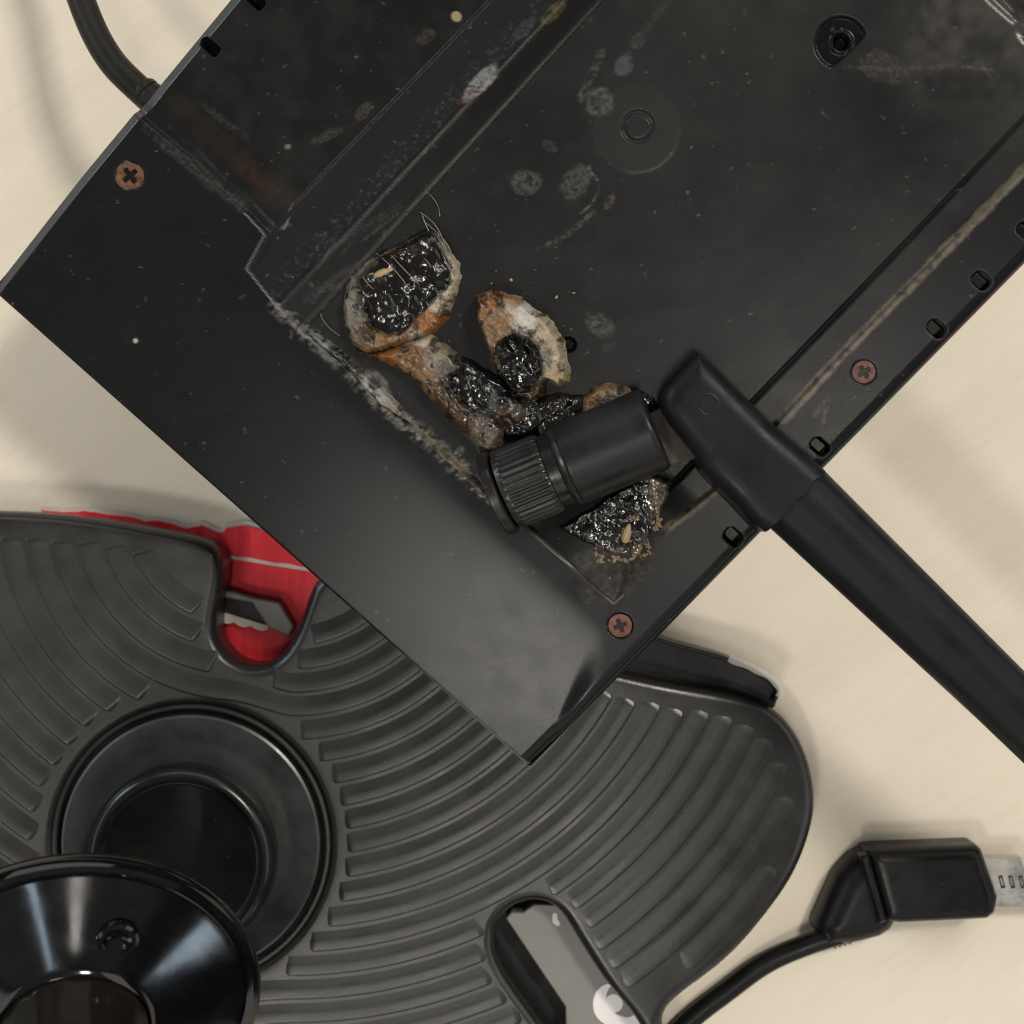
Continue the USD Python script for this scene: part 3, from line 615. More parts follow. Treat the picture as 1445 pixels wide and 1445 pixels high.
# grime between the glue blobs and near the corner of the recess
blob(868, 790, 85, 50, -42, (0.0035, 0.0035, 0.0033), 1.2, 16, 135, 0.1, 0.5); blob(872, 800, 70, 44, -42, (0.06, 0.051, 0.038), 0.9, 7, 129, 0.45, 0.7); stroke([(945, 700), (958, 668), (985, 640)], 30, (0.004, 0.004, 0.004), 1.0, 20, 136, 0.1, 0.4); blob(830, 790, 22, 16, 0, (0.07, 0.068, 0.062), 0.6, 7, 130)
# specks of dust, lint and tiny scratches
px_, py_ = X.ravel(), Y.ravel(); T = tint.reshape(-1, 3)
from scipy.spatial import cKDTree
tree = cKDTree(np.c_[px_, py_])
for k_ in range(650):
    x0, y0 = rng.random() * 1445, rng.random() * 900
    rr = 0.8 + 1.5 * rng.random() ** 3
    a_ = rng.random() * 3.14; L_ = rr * (1 + 2.2 * rng.random() ** 4)
    for s_ in np.linspace(-1, 1, 3):
        ii = tree.query_ball_point((x0 + L_ * s_ * math.cos(a_), y0 + L_ * s_ * math.sin(a_)), rr)
        if ii: T[ii] = T[ii] * 0.35 + np.array((0.12, 0.117, 0.108)) * (0.15 + 0.85 * rng.random() ** 3) * 0.6
tint = T.reshape(tint.shape)
paint(disc(188, 481, 3.2, 1.5), (0.35, 0.34, 0.32)); paint(slot_m, (0.003, 0.003, 0.003)); paint(0.7 * slot_rim * (1 - slot_m), (0.06, 0.06, 0.058))
paint(0.8 * (1 - ss(db, 1.5, 4.0)) * ss(X, 520, 700), (0.20, 0.20, 0.19)); blob(501, 873, 10, 5, 45, (0.16, 0.11, 0.08), 0.9, 8, 131)
tint *= (0.92 + 0.16 * n2(X, Y, 3.4, 132, 2))[..., None]

Vd = dev(X, Y, 0.0) + h[..., None] * EN
du_, dv_ = np.gradient(Vd, axis=1), np.gradient(Vd, axis=0)
nn = np.cross(du_, dv_); nn /= np.linalg.norm(nn, axis=-1, keepdims=True)
R_, C2_ = len(vv), len(uu)
Xc, Yc = 0.25 * (X[:-1, :-1] + X[1:, :-1] + X[:-1, 1:] + X[1:, 1:]), 0.25 * (Y[:-1, :-1] + Y[1:, :-1] + Y[:-1, 1:] + Y[1:, 1:])
cq = lambda a: 0.25 * (a[:-1, :-1] + a[1:, :-1] + a[:-1, 1:] + a[1:, 1:])
rimq, upq, loq, wlq, gsq, drq, dbq = cq(d_rim), cq(d_up), cq(d_lo), cq(d_wl), cq(d_gs), cq(dr), cq(db)
flank = side(Xc, Yc, (820, 1010), (880, 860), (1300, 500))
lab = np.full(Xc.shape, 'center_panel', dtype='U16')
lab[(gsq > 0)] = 'panel_border'
lab[(wlq > 0)] = 'ridge'; lab[(upq > 0)] = 'upper_panel'
lab[rimq > 0] = 'end_cover'; lab[(rimq > 0) & (side(Xc, Yc, (885, 850), (825, 1005), (1300, 500)) > 0)] = 'side_flange'
lab[cq(dl) < 13.5] = 'side_bevel'
a_, b_ = np.meshgrid(np.arange(R_ - 1), np.arange(C2_ - 1), indexing='ij')
i0 = a_ * C2_ + b_; i1 = i0 + 1; i2 = i1 + C2_; i3 = i0 + C2_
allv, alln, allt = Vd.reshape(-1, 3), nn.reshape(-1, 3), tint.reshape(-1, 3)
for name in ('side_bevel', 'end_cover', 'side_flange', 'upper_panel', 'ridge', 'center_panel', 'panel_border'):
    m_ = lab == name
    f = np.concatenate([np.stack([i0[m_], i1[m_], i2[m_]], -1), np.stack([i0[m_], i2[m_], i3[m_]], -1)])
    keepv, inv = np.unique(f, return_inverse=True)
    obj(name, (allv[keepv], inv.reshape(-1, 3)), M['bevel' if name == 'side_bevel' else 'face'], device, tint=allt[keepv], normals=alln[keepv])
# side walls and front
edge_ij = [(0, j) for j in range(C2_)] + [(i, C2_ - 1) for i in range(1, R_)] + [(R_ - 1, j) for j in range(C2_ - 2, -1, -1)] + [(i, 0) for i in range(R_ - 2, 0, -1)]
er = np.array([Vd[i, j] for i, j in edge_ij]); cen = er.mean(0)
def sink(p, depth, shrink):
    hh = (p - DO) @ EN; q = p - np.outer(hh + depth, EN)
    c = q.mean(0); d_ = q - c; return q - d_ / np.linalg.norm(d_, axis=1, keepdims=True) * shrink
rows = [er, sink(er, 2.2, 0.0), sink(er, 3.0, 0.1), sink(er, 11.5, 1.2), sink(er, 12.6, 2.2)]
hv = np.concatenate(rows + [rows[-1].mean(0, keepdims=True)]); ne = len(er)
hf = quads(len(rows), ne, True)[:, ::-1]
k0 = (len(rows) - 1) * ne; ii = np.arange(ne)
hf = np.vstack([hf, np.c_[k0 + ii, k0 + (ii + 1) % ne, np.full(ne, len(rows) * ne)][:, ::-1]])
obj('housing', (hv, hf), M['housing'], device, smooth=40)

# screws: countersunk heads with a cross recess
def screw(sx, sy, r, material, rot, label=None, rough=0.0):
    n = 64; rr = np.r_[0.001, np.linspace(0.08, 1, 15), 1.04, 1.05]; a = np.arange(n) * 2 * np.pi / n
    RR, AA = np.meshgrid(rr, a, indexing='ij')
    xs, ys = RR * np.cos(AA + rot), RR * np.sin(AA + rot)
    cross = np.maximum((1 - ss(np.abs(xs), 0.10, 0.20)) * (1 - ss(np.abs(ys), 0.48, 0.62)), (1 - ss(np.abs(ys), 0.10, 0.20)) * (1 - ss(np.abs(xs), 0.48, 0.62)))
    hh = 0.02 - 0.10 * RR ** 4 - 0.8 * cross - 0.25 * (1 - ss(RR, 0.1, 0.3)) + rough * (fbm(np.stack([xs * 2.2, ys * 2.2, xs * 0 + sx], -1), 3, 4) - 0.5)
    hh[-1] = -0.5
    c = dev(sx, sy, 0.0); s = r * 0.0885
    Vx = c + s * (RR * np.cos(AA))[..., None] * EU + s * (RR * np.sin(AA))[..., None] * EV + hh[..., None] * EN
    nz = fbm(np.stack([xs * 2.5, ys * 2.5, xs * 0 + sx], -1), 4, 9)[..., None]
    col = np.array(material) * (0.45 + 1.1 * nz); dk = np.clip(cross * 1.2 + 0.8 * (RR > 1.0), 0, 1)[..., None]
    col = col * (1 - dk) + np.array((0.012, 0.006, 0.005)) * dk
    return obj('screw', (Vx.reshape(-1, 3), quads(len(rr), n, True)), M['rusty'], device, label=label, tint=col.reshape(-1, 3))
screw(1219, 525, 15, (0.10, 0.047, 0.034), 0.3, 'small rusted screw in the side flange', 0.35)
screw(875, 883, 16, (0.14, 0.048, 0.035), 0.5, 'reddish rusted screw by the corner', 0.3)
screw(183, 248, 20, (0.10, 0.040, 0.018), 0.2, 'heavily rusted screw near the cable', 0.9)

# ---------------------------------------------------------------- old glue on the back of the device
def anchors(X_, Y_, A_, warp=10, seed=0, power=3.0, sharp=True):
    wx = X_ + warp * 2 * (n2(X_, Y_, 12, seed) - 0.5); wy = Y_ + warp * 2 * (n2(X_, Y_, 12, seed + 5) - 0.5)
    num, den = 0, 0
    for x, y, c, r in A_:
        w = 1 / (((wx - x) ** 2 + (wy - y) ** 2) / (r * r) + 0.05) ** power
        num = num + w[..., None] * np.array(c); den = den + w
    return num / den[..., None]
TAN, ORG, CRM, BLK, BRW, GRW = (0.20, 0.115, 0.05), (0.25, 0.095, 0.024), (0.40, 0.34, 0.25), (0.004, 0.0038, 0.0035), (0.062, 0.033, 0.016), (0.15, 0.135, 0.11)
def glue(name, poly, A_, height, label, base=-1.3, step=1.0, seed=0, crater=None, material='glue', rough=1.0, edge=14.0, dome=0.5, fine=0.10, bumpy=0.0, floor=None):
    xs = [p[0] for p in poly]; ys = [p[1] for p in poly]
    gx, gy = np.arange(min(xs) - 8, max(xs) + 8, step), np.arange(min(ys) - 8, max(ys) + 8, step)
    GX, GY = np.meshgrid(gx, gy)
    d_ = poly_sd(GX, GY, poly) + 9 * (n2(GX, GY, 13, seed + 1) - 0.5) + 3 * (n2(GX, GY, 4, seed + 2) - 0.5)
    prof = ss(d_, 0, edge) ** 0.6
    hh = base + 0.25 + prof * height * (dome + (1 - dome) * 1.6 * n2(GX, GY, 24, seed + 3)) + rough * prof * (0.5 * (n2(GX, GY, 11, seed + 4, 2) - 0.5) + 0.4 * (n2((0.55 * GX + 0.83 * GY) / 2.6, -0.83 * GX + 0.55 * GY, 6, seed + 14, 2) - 0.5) + fine * (n2(GX, GY, 4.2, seed + 6, 1) - 0.5))
    if bumpy: hh = hh + bumpy * prof * (n2(GX, GY, 16, seed + 4, 1) - 0.5 + 0.7 * (n2((0.55 * GX + 0.83 * GY) / 2.4, -0.83 * GX + 0.55 * GY, 6, seed + 5, 1) - 0.5))
    if crater is not None:
        cd = poly_sd(GX, GY, crater) + 7 * (n2(GX, GY, 12, seed + 7) - 0.5)
        cr_ = ss(cd, -3, 9)
        hh = hh * (1 - cr_) + cr_ * (base - 0.6 if floor is None else base + floor)
    hh = np.where(d_ < 2, np.minimum(hh, base - 0.1 + 0.25 * np.clip(d_, 0, 2)), hh)
    col = anchors(GX, GY, A_, 14, seed, 2.2)
    FU, FV = (0.55 * GX + 0.83 * GY) / 2.6, (-0.83 * GX + 0.55 * GY); mot = 0.5 * n2(GX, GY, 7, seed + 9, 3) + 0.5 * n2(FU, FV, 5, seed + 10, 3)
    col = col * (0.35 + 0.95 * mot)[..., None]
    dark = ss(n2(GX, GY, 12, seed + 12, 4), 0.50, 0.62) * 0.8
    col = col * (1 - dark[..., None]) + np.array(BLK) * 1.5 * dark[..., None]
    fleck = ss(n2(FU, FV, 3.4, seed + 13, 2), 0.66, 0.8) * ss(d_, 2, 6) * (0.6 if material == 'glue' else 0.0)
    col = col * (1 - 0.6 * fleck[..., None]) + np.array((0.42, 0.36, 0.27)) * 0.6 * fleck[..., None]
    if crater is not None:
        ck = (cr_ * 0.96)[..., None]; col = col * (1 - ck) + np.array(BLK) * ck
    ok = (d_[:-1, :-1] > 0) | (d_[1:, :-1] > 0) | (d_[:-1, 1:] > 0) | (d_[1:, 1:] > 0)
    nr, nc = GX.shape; a, b = np.nonzero(ok); q0 = a * nc + b
    f = np.concatenate([np.stack([q0, q0 + nc, q0 + nc + 1], -1), np.stack([q0, q0 + nc + 1, q0 + 1], -1)])
    Vg = (dev(GX, GY, 0.0) + hh[..., None] * EN).reshape(-1, 3)
    kv, inv = np.unique(f, return_inverse=True)
    return obj(name, (Vg[kv], inv.reshape(-1, 3)), M[material], device, label=label, tint=col.reshape(-1, 3)[kv])

ring_out = [(486, 405), (496, 385), (515, 366), (535, 352), (556, 345), (580, 330), (600, 318), (612, 322), (628, 345), (648, 372), (648, 398), (640, 425), (632, 446), (615, 468), (598, 478), (575, 486), (545, 496), (515, 500), (495, 488), (484, 460), (481, 430)]
ring_in = [(524, 372), (560, 352), (602, 330), (626, 356), (640, 378), (632, 408), (610, 428), (590, 448), (572, 470), (545, 474), (522, 462), (506, 430), (506, 398)]
glue('glue_ring', ring_out, [(490, 420, GRW, 20), (492, 455, (0.13, 0.11, 0.085), 18), (505, 400, (0.10, 0.085, 0.065), 16), (520, 470, BRW, 12), (612, 455, ORG, 16), (622, 432, CRM, 11), (640, 395, CRM, 12), (646, 375, CRM, 8),
      (560, 480, TAN, 14), (530, 490, TAN, 14), (585, 478, CRM, 8), (600, 335, BLK, 14), (560, 345, BRW, 12), (625, 345, GRW, 6)], 2.3, 'crater-shaped ring of torn glue with a shiny black middle', seed=200, crater=ring_in, edge=10)
glue('glue_pool', [(524, 368), (560, 346), (602, 324), (628, 352), (644, 378), (636, 410), (612, 432), (594, 452), (575, 474), (545, 480), (518, 466), (502, 432), (502, 396)], [(570, 410, BLK, 40), (530, 400, (0.012, 0.009, 0.007), 12), (585, 345, (0.04, 0.028, 0.018), 10)], 0.6,
     'shiny black glue filling the crater', seed=215, material='tar', edge=8, rough=0.0, fine=0.0, bumpy=0.38)
glue('glue_mass', [(486, 484), (515, 496), (545, 492), (580, 478), (605, 470), (640, 492), (662, 515), (688, 535), (708, 545), (735, 548), (752, 566), (748, 590), (735, 602), (716, 606), (708, 628), (692, 650), (676, 642), (655, 618), (628, 592), (602, 560), (582, 538), (560, 520), (530, 508), (500, 498)],
     [(500, 494, BRW, 14), (545, 502, ORG, 16), (575, 520, TAN, 14), (585, 505, (0.12, 0.05, 0.02), 12), (618, 505, (0.24, 0.2, 0.145), 11), (632, 515, (0.10, 0.088, 0.07), 13), (650, 545, BLK, 20), (672, 530, BLK, 15), (605, 545, TAN, 12), (625, 560, BRW, 14), (660, 590, BRW, 15),
      (690, 575, (0.05, 0.05, 0.05), 14), (682, 605, (0.10, 0.08, 0.06), 16), (715, 590, BRW, 12), (735, 575, (0.09, 0.075, 0.055), 12), (690, 635, (0.14, 0.12, 0.09), 10), (720, 560, BLK, 12), (593, 480, CRM, 9)], 2.3, 'long brown and black mass of broken glue', seed=230, floor=0.5,
     crater=[(634, 530), (655, 520), (678, 530), (694, 552), (688, 574), (668, 582), (648, 566)])
glue('glue_pool', [(630, 530), (655, 516), (680, 526), (698, 552), (692, 578), (668, 586), (645, 568)], [(664, 550, BLK, 40), (650, 560, (0.03, 0.02, 0.012), 9)], 1.2, 'shiny black hollow of the long mass', seed=242, material='tar', edge=8, rough=0.0, fine=0.0, bumpy=0.6)
glue('glue_pool', [(640, 500), (665, 508), (700, 530), (722, 545), (760, 560), (790, 552), (812, 560), (800, 585), (770, 600), (748, 620), (712, 622), (690, 600), (655, 560)], [(700, 560, BLK, 30), (740, 575, BLK, 30), (785, 565, (0.02, 0.015, 0.011), 12)], 1.3,
     'black glue joining the lumps', seed=245, material='tar', edge=10, rough=0.0, fine=0.0, bumpy=0.6)
glue('glue_lump', [(672, 416), (690, 408), (715, 412), (736, 420), (752, 434), (772, 444), (782, 456), (792, 472), (797, 492), (804, 518), (803, 538), (790, 548), (772, 540), (768, 560), (752, 572), (728, 562), (712, 540), (700, 518), (690, 508), (682, 480), (672, 450)],
     [(690, 425, ORG, 16), (682, 445, TAN, 12), (705, 455, TAN, 16), (705, 475, (0.20, 0.125, 0.055), 12), (725, 425, (0.24, 0.15, 0.075), 11), (742, 445, (0.46, 0.42, 0.37), 17), (765, 460, (0.42, 0.35, 0.24), 14), (785, 480, (0.36, 0.29, 0.19), 12), (720, 490, BLK, 17), (745, 500, BLK, 17),
      (742, 530, BLK, 18), (716, 512, (0.30, 0.20, 0.09), 8), (770, 505, GRW, 9), (795, 510, CRM, 9), (788, 533, (0.36, 0.27, 0.15), 13), (765, 555, BRW, 10)], 3.9, 'pale amber lump of glue with a black hollow', seed=260, edge=9, dome=0.62, floor=0.5,
     crater=[(698, 505), (706, 484), (726, 472), (748, 478), (764, 500), (766, 525), (756, 548), (730, 552), (708, 532)])
glue('glue_pool', [(694, 505), (704, 480), (726, 468), (750, 474), (768, 500), (770, 526), (758, 552), (728, 556), (704, 534)], [(732, 512, BLK, 40), (715, 500, (0.05, 0.03, 0.014), 7), (750, 540, (0.025, 0.018, 0.012), 10)], 1.2, 'shiny black hollow of the pale lump', seed=275, material='tar', edge=8, rough=0.0, fine=0.0, bumpy=0.6)
glue('glue_lump', [(820, 560), (834, 548), (855, 541), (880, 543), (900, 556), (912, 580), (905, 612), (822, 612)], [(840, 575, TAN, 16), (870, 555, (0.22, 0.16, 0.10), 15), (850, 590, (0.16, 0.085, 0.04), 12), (890, 575, BRW, 14)], 4.6, 'tan lump of glue behind the collar', seed=290, edge=9)
glue('glue_pool', [(786, 745), (812, 728), (840, 708), (880, 684), (915, 665), (945, 678), (948, 696), (938, 715), (925, 742), (918, 772), (905, 788), (876, 788), (850, 782), (826, 770), (806, 760)],
     [(840, 745, BLK, 24), (870, 720, BLK, 24), (860, 765, (0.02, 0.018, 0.015), 16), (905, 720, BLK, 12), (930, 690, (0.12, 0.095, 0.065), 9), (928, 715, (0.14, 0.105, 0.065), 7), (905, 778, (0.19, 0.14, 0.08), 7), (870, 784, (0.17, 0.125, 0.07), 6), (845, 780, (0.15, 0.11, 0.065), 6), (905, 755, BLK, 12)], 1.3, 'shiny black pool of glue with a tan crust', seed=320, material='tar', edge=8, rough=0.0, fine=0.0, bumpy=0.55)
glue('glue_pool', [(745, 590), (770, 562), (810, 556), (840, 560), (900, 548), (925, 562), (930, 600), (880, 640), (770, 640)], [(780, 580, BLK, 30), (850, 575, BLK, 30), (760, 600, (0.03, 0.022, 0.015), 12)], 1.1, 'dark shiny glue beneath the collar', seed=350, material='tar', edge=8, rough=0.0, fine=0.0, bumpy=0.38)
glue('glue_flake', [(420, 462), (445, 470), (470, 488), (500, 515), (535, 545), (566, 575), (580, 600), (560, 590), (525, 565), (490, 525), (452, 492)],
     [(450, 482, (0.16, 0.16, 0.15), 14), (480, 508, (0.03, 0.03, 0.03), 12), (530, 548, (0.26, 0.24, 0.21), 16), (560, 580, (0.22, 0.19, 0.15), 12), (505, 520, (0.05, 0.045, 0.04), 10)], 1.0, 'greyish flaky film along the torn cover edge', base=-1.1, seed=380, edge=6)
# brown chip in the crater, tan grain on the pool
def pebble(name, cx_, cy_, rx, ry, deg, hgt, z, material, label=None, seed=0, make=True):
    a = np.arange(28) * 2 * np.pi / 28; k = np.linspace(0, np.pi / 2, 7)
    A2, K2 = np.meshgrid(a, k, indexing='xy'); g = math.radians(deg)
    rad = np.cos(K2) * (1 + 0.25 * (noise(np.stack([2.2 * np.cos(A2), 2.2 * np.sin(A2), K2 + seed], -1), seed) - 0.5))
    lx, ly = rx * rad * np.cos(A2), ry * rad * np.sin(A2)
    PX, PY = cx_ + lx * math.cos(g) - ly * math.sin(g), cy_ + lx * math.sin(g) + ly * math.cos(g)
    Vp = dev(PX, PY, z) + (hgt * np.sin(K2))[..., None] * EN
    m_ = (Vp.reshape(-1, 3), quads(7, 28, True)[:, ::-1])
    return obj(name, m_, material, device, label=label) if make else m_
pebble('brown_chip', 541, 384, 15, 5, -22, 0.35, -0.55, M['seed'], 'brown chip in the glue crater', 3)
pebble('tan_grain', 884, 754, 6.5, 14.5, 12, 0.5, 0.3, M['seed'], 'tan seed-like grain on the black glue', 5)
# thin shiny threads of glue
def thread(pts, r, z):
    p = smooth_open(pts, 14); r = r * 0.72; zz = np.interp(np.linspace(0, 1, 14), np.linspace(0, 1, len(z)), z)
    return tube(np.array([dev(x, y, q) for (x, y), q in zip(p, zz)]), r * (0.5 + 0.5 * np.sin(np.linspace(0.15, 3.0, 14))), 6)
for k_ in range(9):
    o = rng.normal(0, 1, 6)
    obj('glue_thread', thread([(592 + 4 * k_ + 2 * o[0], 300 + 6 * k_ + 3 * o[1]), (613 + 2.5 * k_ + 3 * o[2], 322 + 6 * k_ + 4 * o[3]), (632 + 1.5 * k_ + 3 * o[4], 352 + 5 * k_ + 4 * o[5])], 0.05 + 0.05 * rng.random(), [-1.1, 0.3 + 0.3 * rng.random(), 0.9]), M['strand'], device)
for pts in ([(530, 357), (548, 372), (566, 392), (580, 412)], [(509, 384), (517, 398), (527, 408)], [(598, 364), (606, 373), (607, 377)], [(552, 360), (575, 385), (592, 402)], [(488, 425), (492, 436), (494, 440)]):
    obj('glue_thread', thread(pts, 0.08, [0.2, 0.5, 0.1]), M['strand'], device)
obj('glue_thread', thread([(452, 442), (458, 455), (480, 474)], 0.07, [-1.0, -0.9, -0.9]), M['strand'], device)
obj('glue_thread', thread([(600, 270), (615, 285), (621, 305)], 0.06, [-1.2, -1.1, -1.2]), M['strand'], device)
# loose crumbs of glue
for k_ in range(46):
    x0, y0 = ((rng.normal(620, 75), rng.normal(560, 60)) if k_ < 18 else (rng.normal(850, 55), rng.normal(785, 26)) if k_ < 34 else (rng.normal(720, 70), rng.normal(430, 40)))
    if side(np.float64(x0), np.float64(y0), (391, 433), (866, 851), (700, 400)) < 8: continue
    pebble('glue_crumb', x0, y0, 1.2 + 2.2 * rng.random() ** 2, 1.0 + 1.4 * rng.random(), rng.random() * 180, 0.12 + 0.15 * rng.random(), -1.30 if y0 < 700 else -0.2, M['seed'] if rng.random() < 0.35 else M['grime'], None, k_)
# whitish cracked crust lines beside the black pool
crust = [[(838, 776), (852, 790), (868, 786), (884, 792), (902, 784), (916, 780), (912, 760), (918, 742)], [(935, 700), (924, 718), (930, 735), (922, 748)], [(886, 735), (900, 728), (915, 720)]]
for q_, pts in enumerate(crust):
    p = smooth_open(pts, 26); bits = []
    for k_, (x, y) in enumerate(p):
        for _ in range(2):
            bits.append(pebble('', x + rng.normal(0, 2.2), y + rng.normal(0, 2.0), 1.5 + 2.6 * rng.random(), 1.2 + 1.6 * rng.random(), rng.random() * 180, 0.10 + 0.22 * rng.random(), -0.14, None, None, k_, False))
    obj('glue_crust', join(*bits), M['crust'], device, label='pale crumbly crust at the edge of the glue')

# ---------------------------------------------------------------- swivel antenna lying on the device
ant = thing('swivel_antenna', 'black swivel antenna with knurled nut, glued across the back of the device', 'antenna', dev(820, 655, -1))
HA = 4.4
n0, n1 = dev(700, 698, HA), dev(925, 604, HA)
ax = unit(n1 - n0); Ln = np.linalg.norm(n1 - n0)
def knurl(p, a):
    on = ((p[:, 1] > 1.9) & (p[:, 1] < 6.9))[:, None]
    return np.where(on, 0.11 * np.cos(a * 36)[None, :] - 0.12, 0.0)
obj('nut_flange', lathe([(0.01, -0.45), (4.6, -0.45), (5.0, -0.38), (5.15, -0.2), (5.17, 0.6), (5.1, 0.8), (4.95, 0.9), (4.6, 1.0)], n0, ax, 120), M['knurl'], ant)
obj('knurled_nut', lathe([(4.75, 1.3), (4.95, 1.9), (5.0, 2.3), (5.0, 4.5), (5.0, 6.4), (4.95, 6.85), (4.7, 7.2), (4.2, 7.3)], n0, ax, 340, ripple=knurl), M['knurl'], ant)
obj('neck_ring', lathe([(4.0, 6.6), (4.5, 7.3), (4.55, 8.6), (4.9, 8.9), (5.0, 9.2), (4.9, 9.5), (4.3, 9.7)], n0, ax, 96), M['knurl'], ant, label='dark glossy ring between nut and collar')
L2 = Ln
obj('collar', lathe([(4.4, 9.3), (4.85, 9.45), (5.08, 9.75), (5.12, 10.3), (5.12, L2 - .75), (5.08, L2 - .4), (4.92, L2 - .12), (4.7, L2 + .02), (0.01, L2 + .1)], n0, ax, 120), M['antenna_cap'], ant)
# hinge tongue
ZA = dev(1000, 590, 4.0)[2]
tongue = [(915, 585), (950, 565), (992, 610), (985, 645), (945, 660), (925, 630)]
obj('hinge_tongue', bevel_extrude([np.array([at(x, y, ZA)[:2] for x, y in tongue])], [(0, ZA - 2.6), (0, ZA - .4), (.35, ZA)]), M['grime'], ant, label='dusty hinge tongue')
# head: flat-sided with rounded edges
zt = ZA + 4.0
head_a = [(987, 495), (1000, 506), (1014, 518), (1055, 560), (1097, 601), (1138, 636), (1169, 664)]
head_b = [(1084, 751), (1066, 739), (1039, 709), (1004, 674), (993, 660), (988, 645), (976, 630), (948, 596), (937, 576), (936, 560), (944, 544)]
wav = [(1169 - 85 * q + 2.5 * math.sin(q * 23), 664 + 87 * q + 2.5 * math.cos(q * 17)) for q in np.linspace(0.08, 0.92, 14)]
hp = np.array([at(x, y, zt)[:2] for x, y in head_a + wav + head_b])
hfar = np.array([at(x, y, zt)[:2] for x, y in head_a + [(1300, 790), (1205, 875)] + head_b])
obj('hinge_head', pillow(hp, bulge(2.6, zt, 1.7), zt - 7.6, far=hfar), M['antenna'], ant, smooth=45)
pc = at(1000, 570, zt)
obj('hinge_pin', lathe([(1.28, -0.2), (1.25, 0.05), (1.1, 0.1), (0.98, -0.02), (0.9, -0.06), (0.01, -0.05)], pc, (0, 0, 1), 48), M['antenna_cap'], ant)
# arm: a lofted rounded bar with two long flats
zc = zt - 4.0
c0, c1 = at(1095, 678, zc), at(1640, 1200, zc - 5.0)
c0 = at(1100, 681, zc)
adir = unit(c1 - c0); sx_ = unit(np.cross(adir, (0, 0, 1))); sz_ = np.cross(sx_, adir)
S = np.linspace(0, np.linalg.norm(c1 - c0), 40); g = np.arange(64) * 2 * np.pi / 64
Vs = []
for s in S:
    rw = np.interp(s, [0, 5, 37, 70], [4.72, 4.62, 4.0, 3.9]); rh = np.interp(s, [0, 37, 70], [3.72, 3.6, 3.7])
    cg, sg = np.cos(g), np.sin(g); e = 2.35
    den = (np.abs(cg) ** e + np.abs(sg) ** e) ** (-1 / e)
    flute = 1 - 0.055 * np.exp(-((g - 1.15) / 0.17) ** 2) - 0.03 * np.exp(-((g - 2.1) / 0.16) ** 2)
    Vs.append(c0 + adir * s + (rw * cg * den * flute)[:, None] * sx_ + (rh * sg * den * flute)[:, None] * sz_)
obj('antenna_arm', (np.concatenate(Vs), quads(len(S), 64, True)), M['antenna'], ant, smooth=50)

# ---------------------------------------------------------------- cable into the device, upper left
cb = thing('power_cable', 'thick dusty black cable entering the side of the device at top left', 'cable', at(170, 90, 20))
cp = [(62, -160, 15), (95, -60, 17), (112, -8, 18.5), (133, 45, 19.5), (162, 92, 20.5), (192, 122, 21), (222, 150, 21.2), (245, 172, 21.2)]
pth = smooth_open([(*at(x, y, z),) for x, y, z in cp], 60)
obj('cable_sheath', tube(pth, 1.82, 28), M['cable'], cb)
e0 = at(212, 137, 21.1)
dirc = unit(at(240, 166, 21.2) - at(195, 124, 21.1))
obj('strain_relief', lathe([(1.75, -1.6), (2.0, -1.2), (2.02, -0.7), (1.9, -0.5), (2.05, -0.2), (2.1, 0.6), (2.15, 3.0)], e0, dirc, 40), M['cable'], cb)

# ---------------------------------------------------------------- small plug on the table, lower right
ZU = 7.0
usb = thing('small_plug', 'small black plug with a bare steel tip lying on the table', 'plug', at(1280, 1260, 0))
bodyp = [(1222, 1201), (1240, 1199), (1381, 1194), (1388, 1200), (1411, 1268), (1407, 1290), (1396, 1299), (1272, 1305), (1250, 1302), (1238, 1260)]
obj('plug_body', pillow(np.array([at(x, y, 6.5)[:2] for x, y in round_poly(bodyp, 6, 6)]), bulge(1.9, ZU, 2.2), 0.4), M['plug'], usb, smooth=45)
neck = [(1222, 1203), (1252, 1220), (1272, 1300), (1262, 1318), (1246, 1328), (1206, 1338), (1172, 1341), (1162, 1331), (1150, 1310), (1165, 1275), (1182, 1238), (1205, 1212)]
obj('plug_neck', pillow(np.array([at(x, y, 5.5)[:2] for x, y in round_poly(neck, 7, 6)]), bulge(3.6, 6.3, 4.3), 0.4), M['plug'], usb, smooth=50)
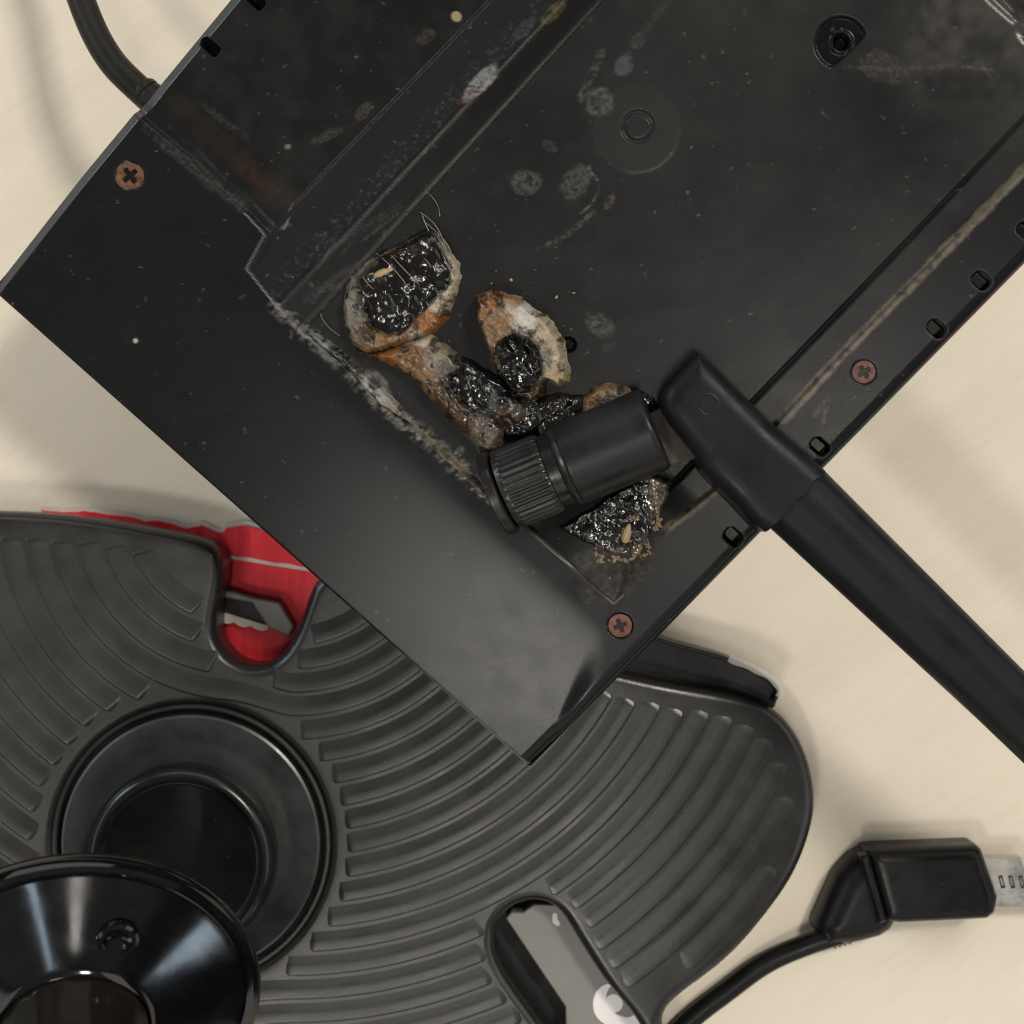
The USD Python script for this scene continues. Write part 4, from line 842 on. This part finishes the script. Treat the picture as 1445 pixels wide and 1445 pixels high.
fr = [(1214, 1208), (1226, 1206), (1252, 1300), (1240, 1304)]
obj('ridge_line', bevel_extrude([np.array([at(x, y, ZU)[:2] for x, y in round_poly(fr, 2)])], [(0, 4.5), (0, ZU - .2), (.3, ZU + .18)]), M['plug'], usb)
for k_ in range(4):
    q0, q1 = (1157 + 6 * k_, 1304 - 6 * k_), (1178 + 7 * k_, 1336 - 2 * k_)
    obj('neck_ridge', tube(smooth_open([at(*q0, 2.2), at((q0[0] + q1[0]) / 2, (q0[1] + q1[1]) / 2, 5.1 + .25 * k_), at(*q1, 2.2)], 12), 0.3, 8), M['plug'], usb)
tip = [(1385, 1210), (1441, 1210), (1447, 1226), (1500, 1226), (1500, 1281), (1385, 1281)]
obj('steel_tip', bevel_extrude([np.array([at(x, y, 4.8)[:2] for x, y in tip])], [(0.1, 2.4), (0, 2.6), (0, 4.4), (.12, 4.7), (.25, 4.8)]), M['steel'], usb)
obj('steel_fold', bevel_extrude([np.array([at(x, y, 4.9)[:2] for x, y in [(1385, 1262), (1500, 1262), (1500, 1267), (1385, 1267)]])], [(0, 4.7), (.1, 5.0)]), M['steel'], usb)
for x in (1413, 1427, 1441):
    obj('latch_slot', bevel_extrude([np.array([at(a, b, 4.85)[:2] for a, b in [(x - 4.5, 1236), (x + 1.5, 1235), (x + 6, 1253), (x, 1254)]])], [(0, 4.7), (0, 4.84)]), M['black'], usb)
    obj('steel_latch', bevel_extrude([np.array([at(a, b, 5.2)[:2] for a, b in [(x - 2.5, 1238), (x + 1, 1238), (x + 4.5, 1251), (x + 1, 1251)]])], [(0, 4.7), (.1, 5.15)]), M['steel'], usb)
cp = [(1185, 1318, 3.4), (1158, 1326, 3.0), (1120, 1340, 2.2), (1075, 1362, 1.7), (1030, 1395, 1.55), (990, 1425, 1.55), (955, 1458, 1.55), (900, 1530, 1.55), (870, 1600, 1.55)]
obj('plug_cable', tube(smooth_open([(*at(x, y, z),) for x, y, z in cp], 60), 1.5, 24), M['plug'], usb)
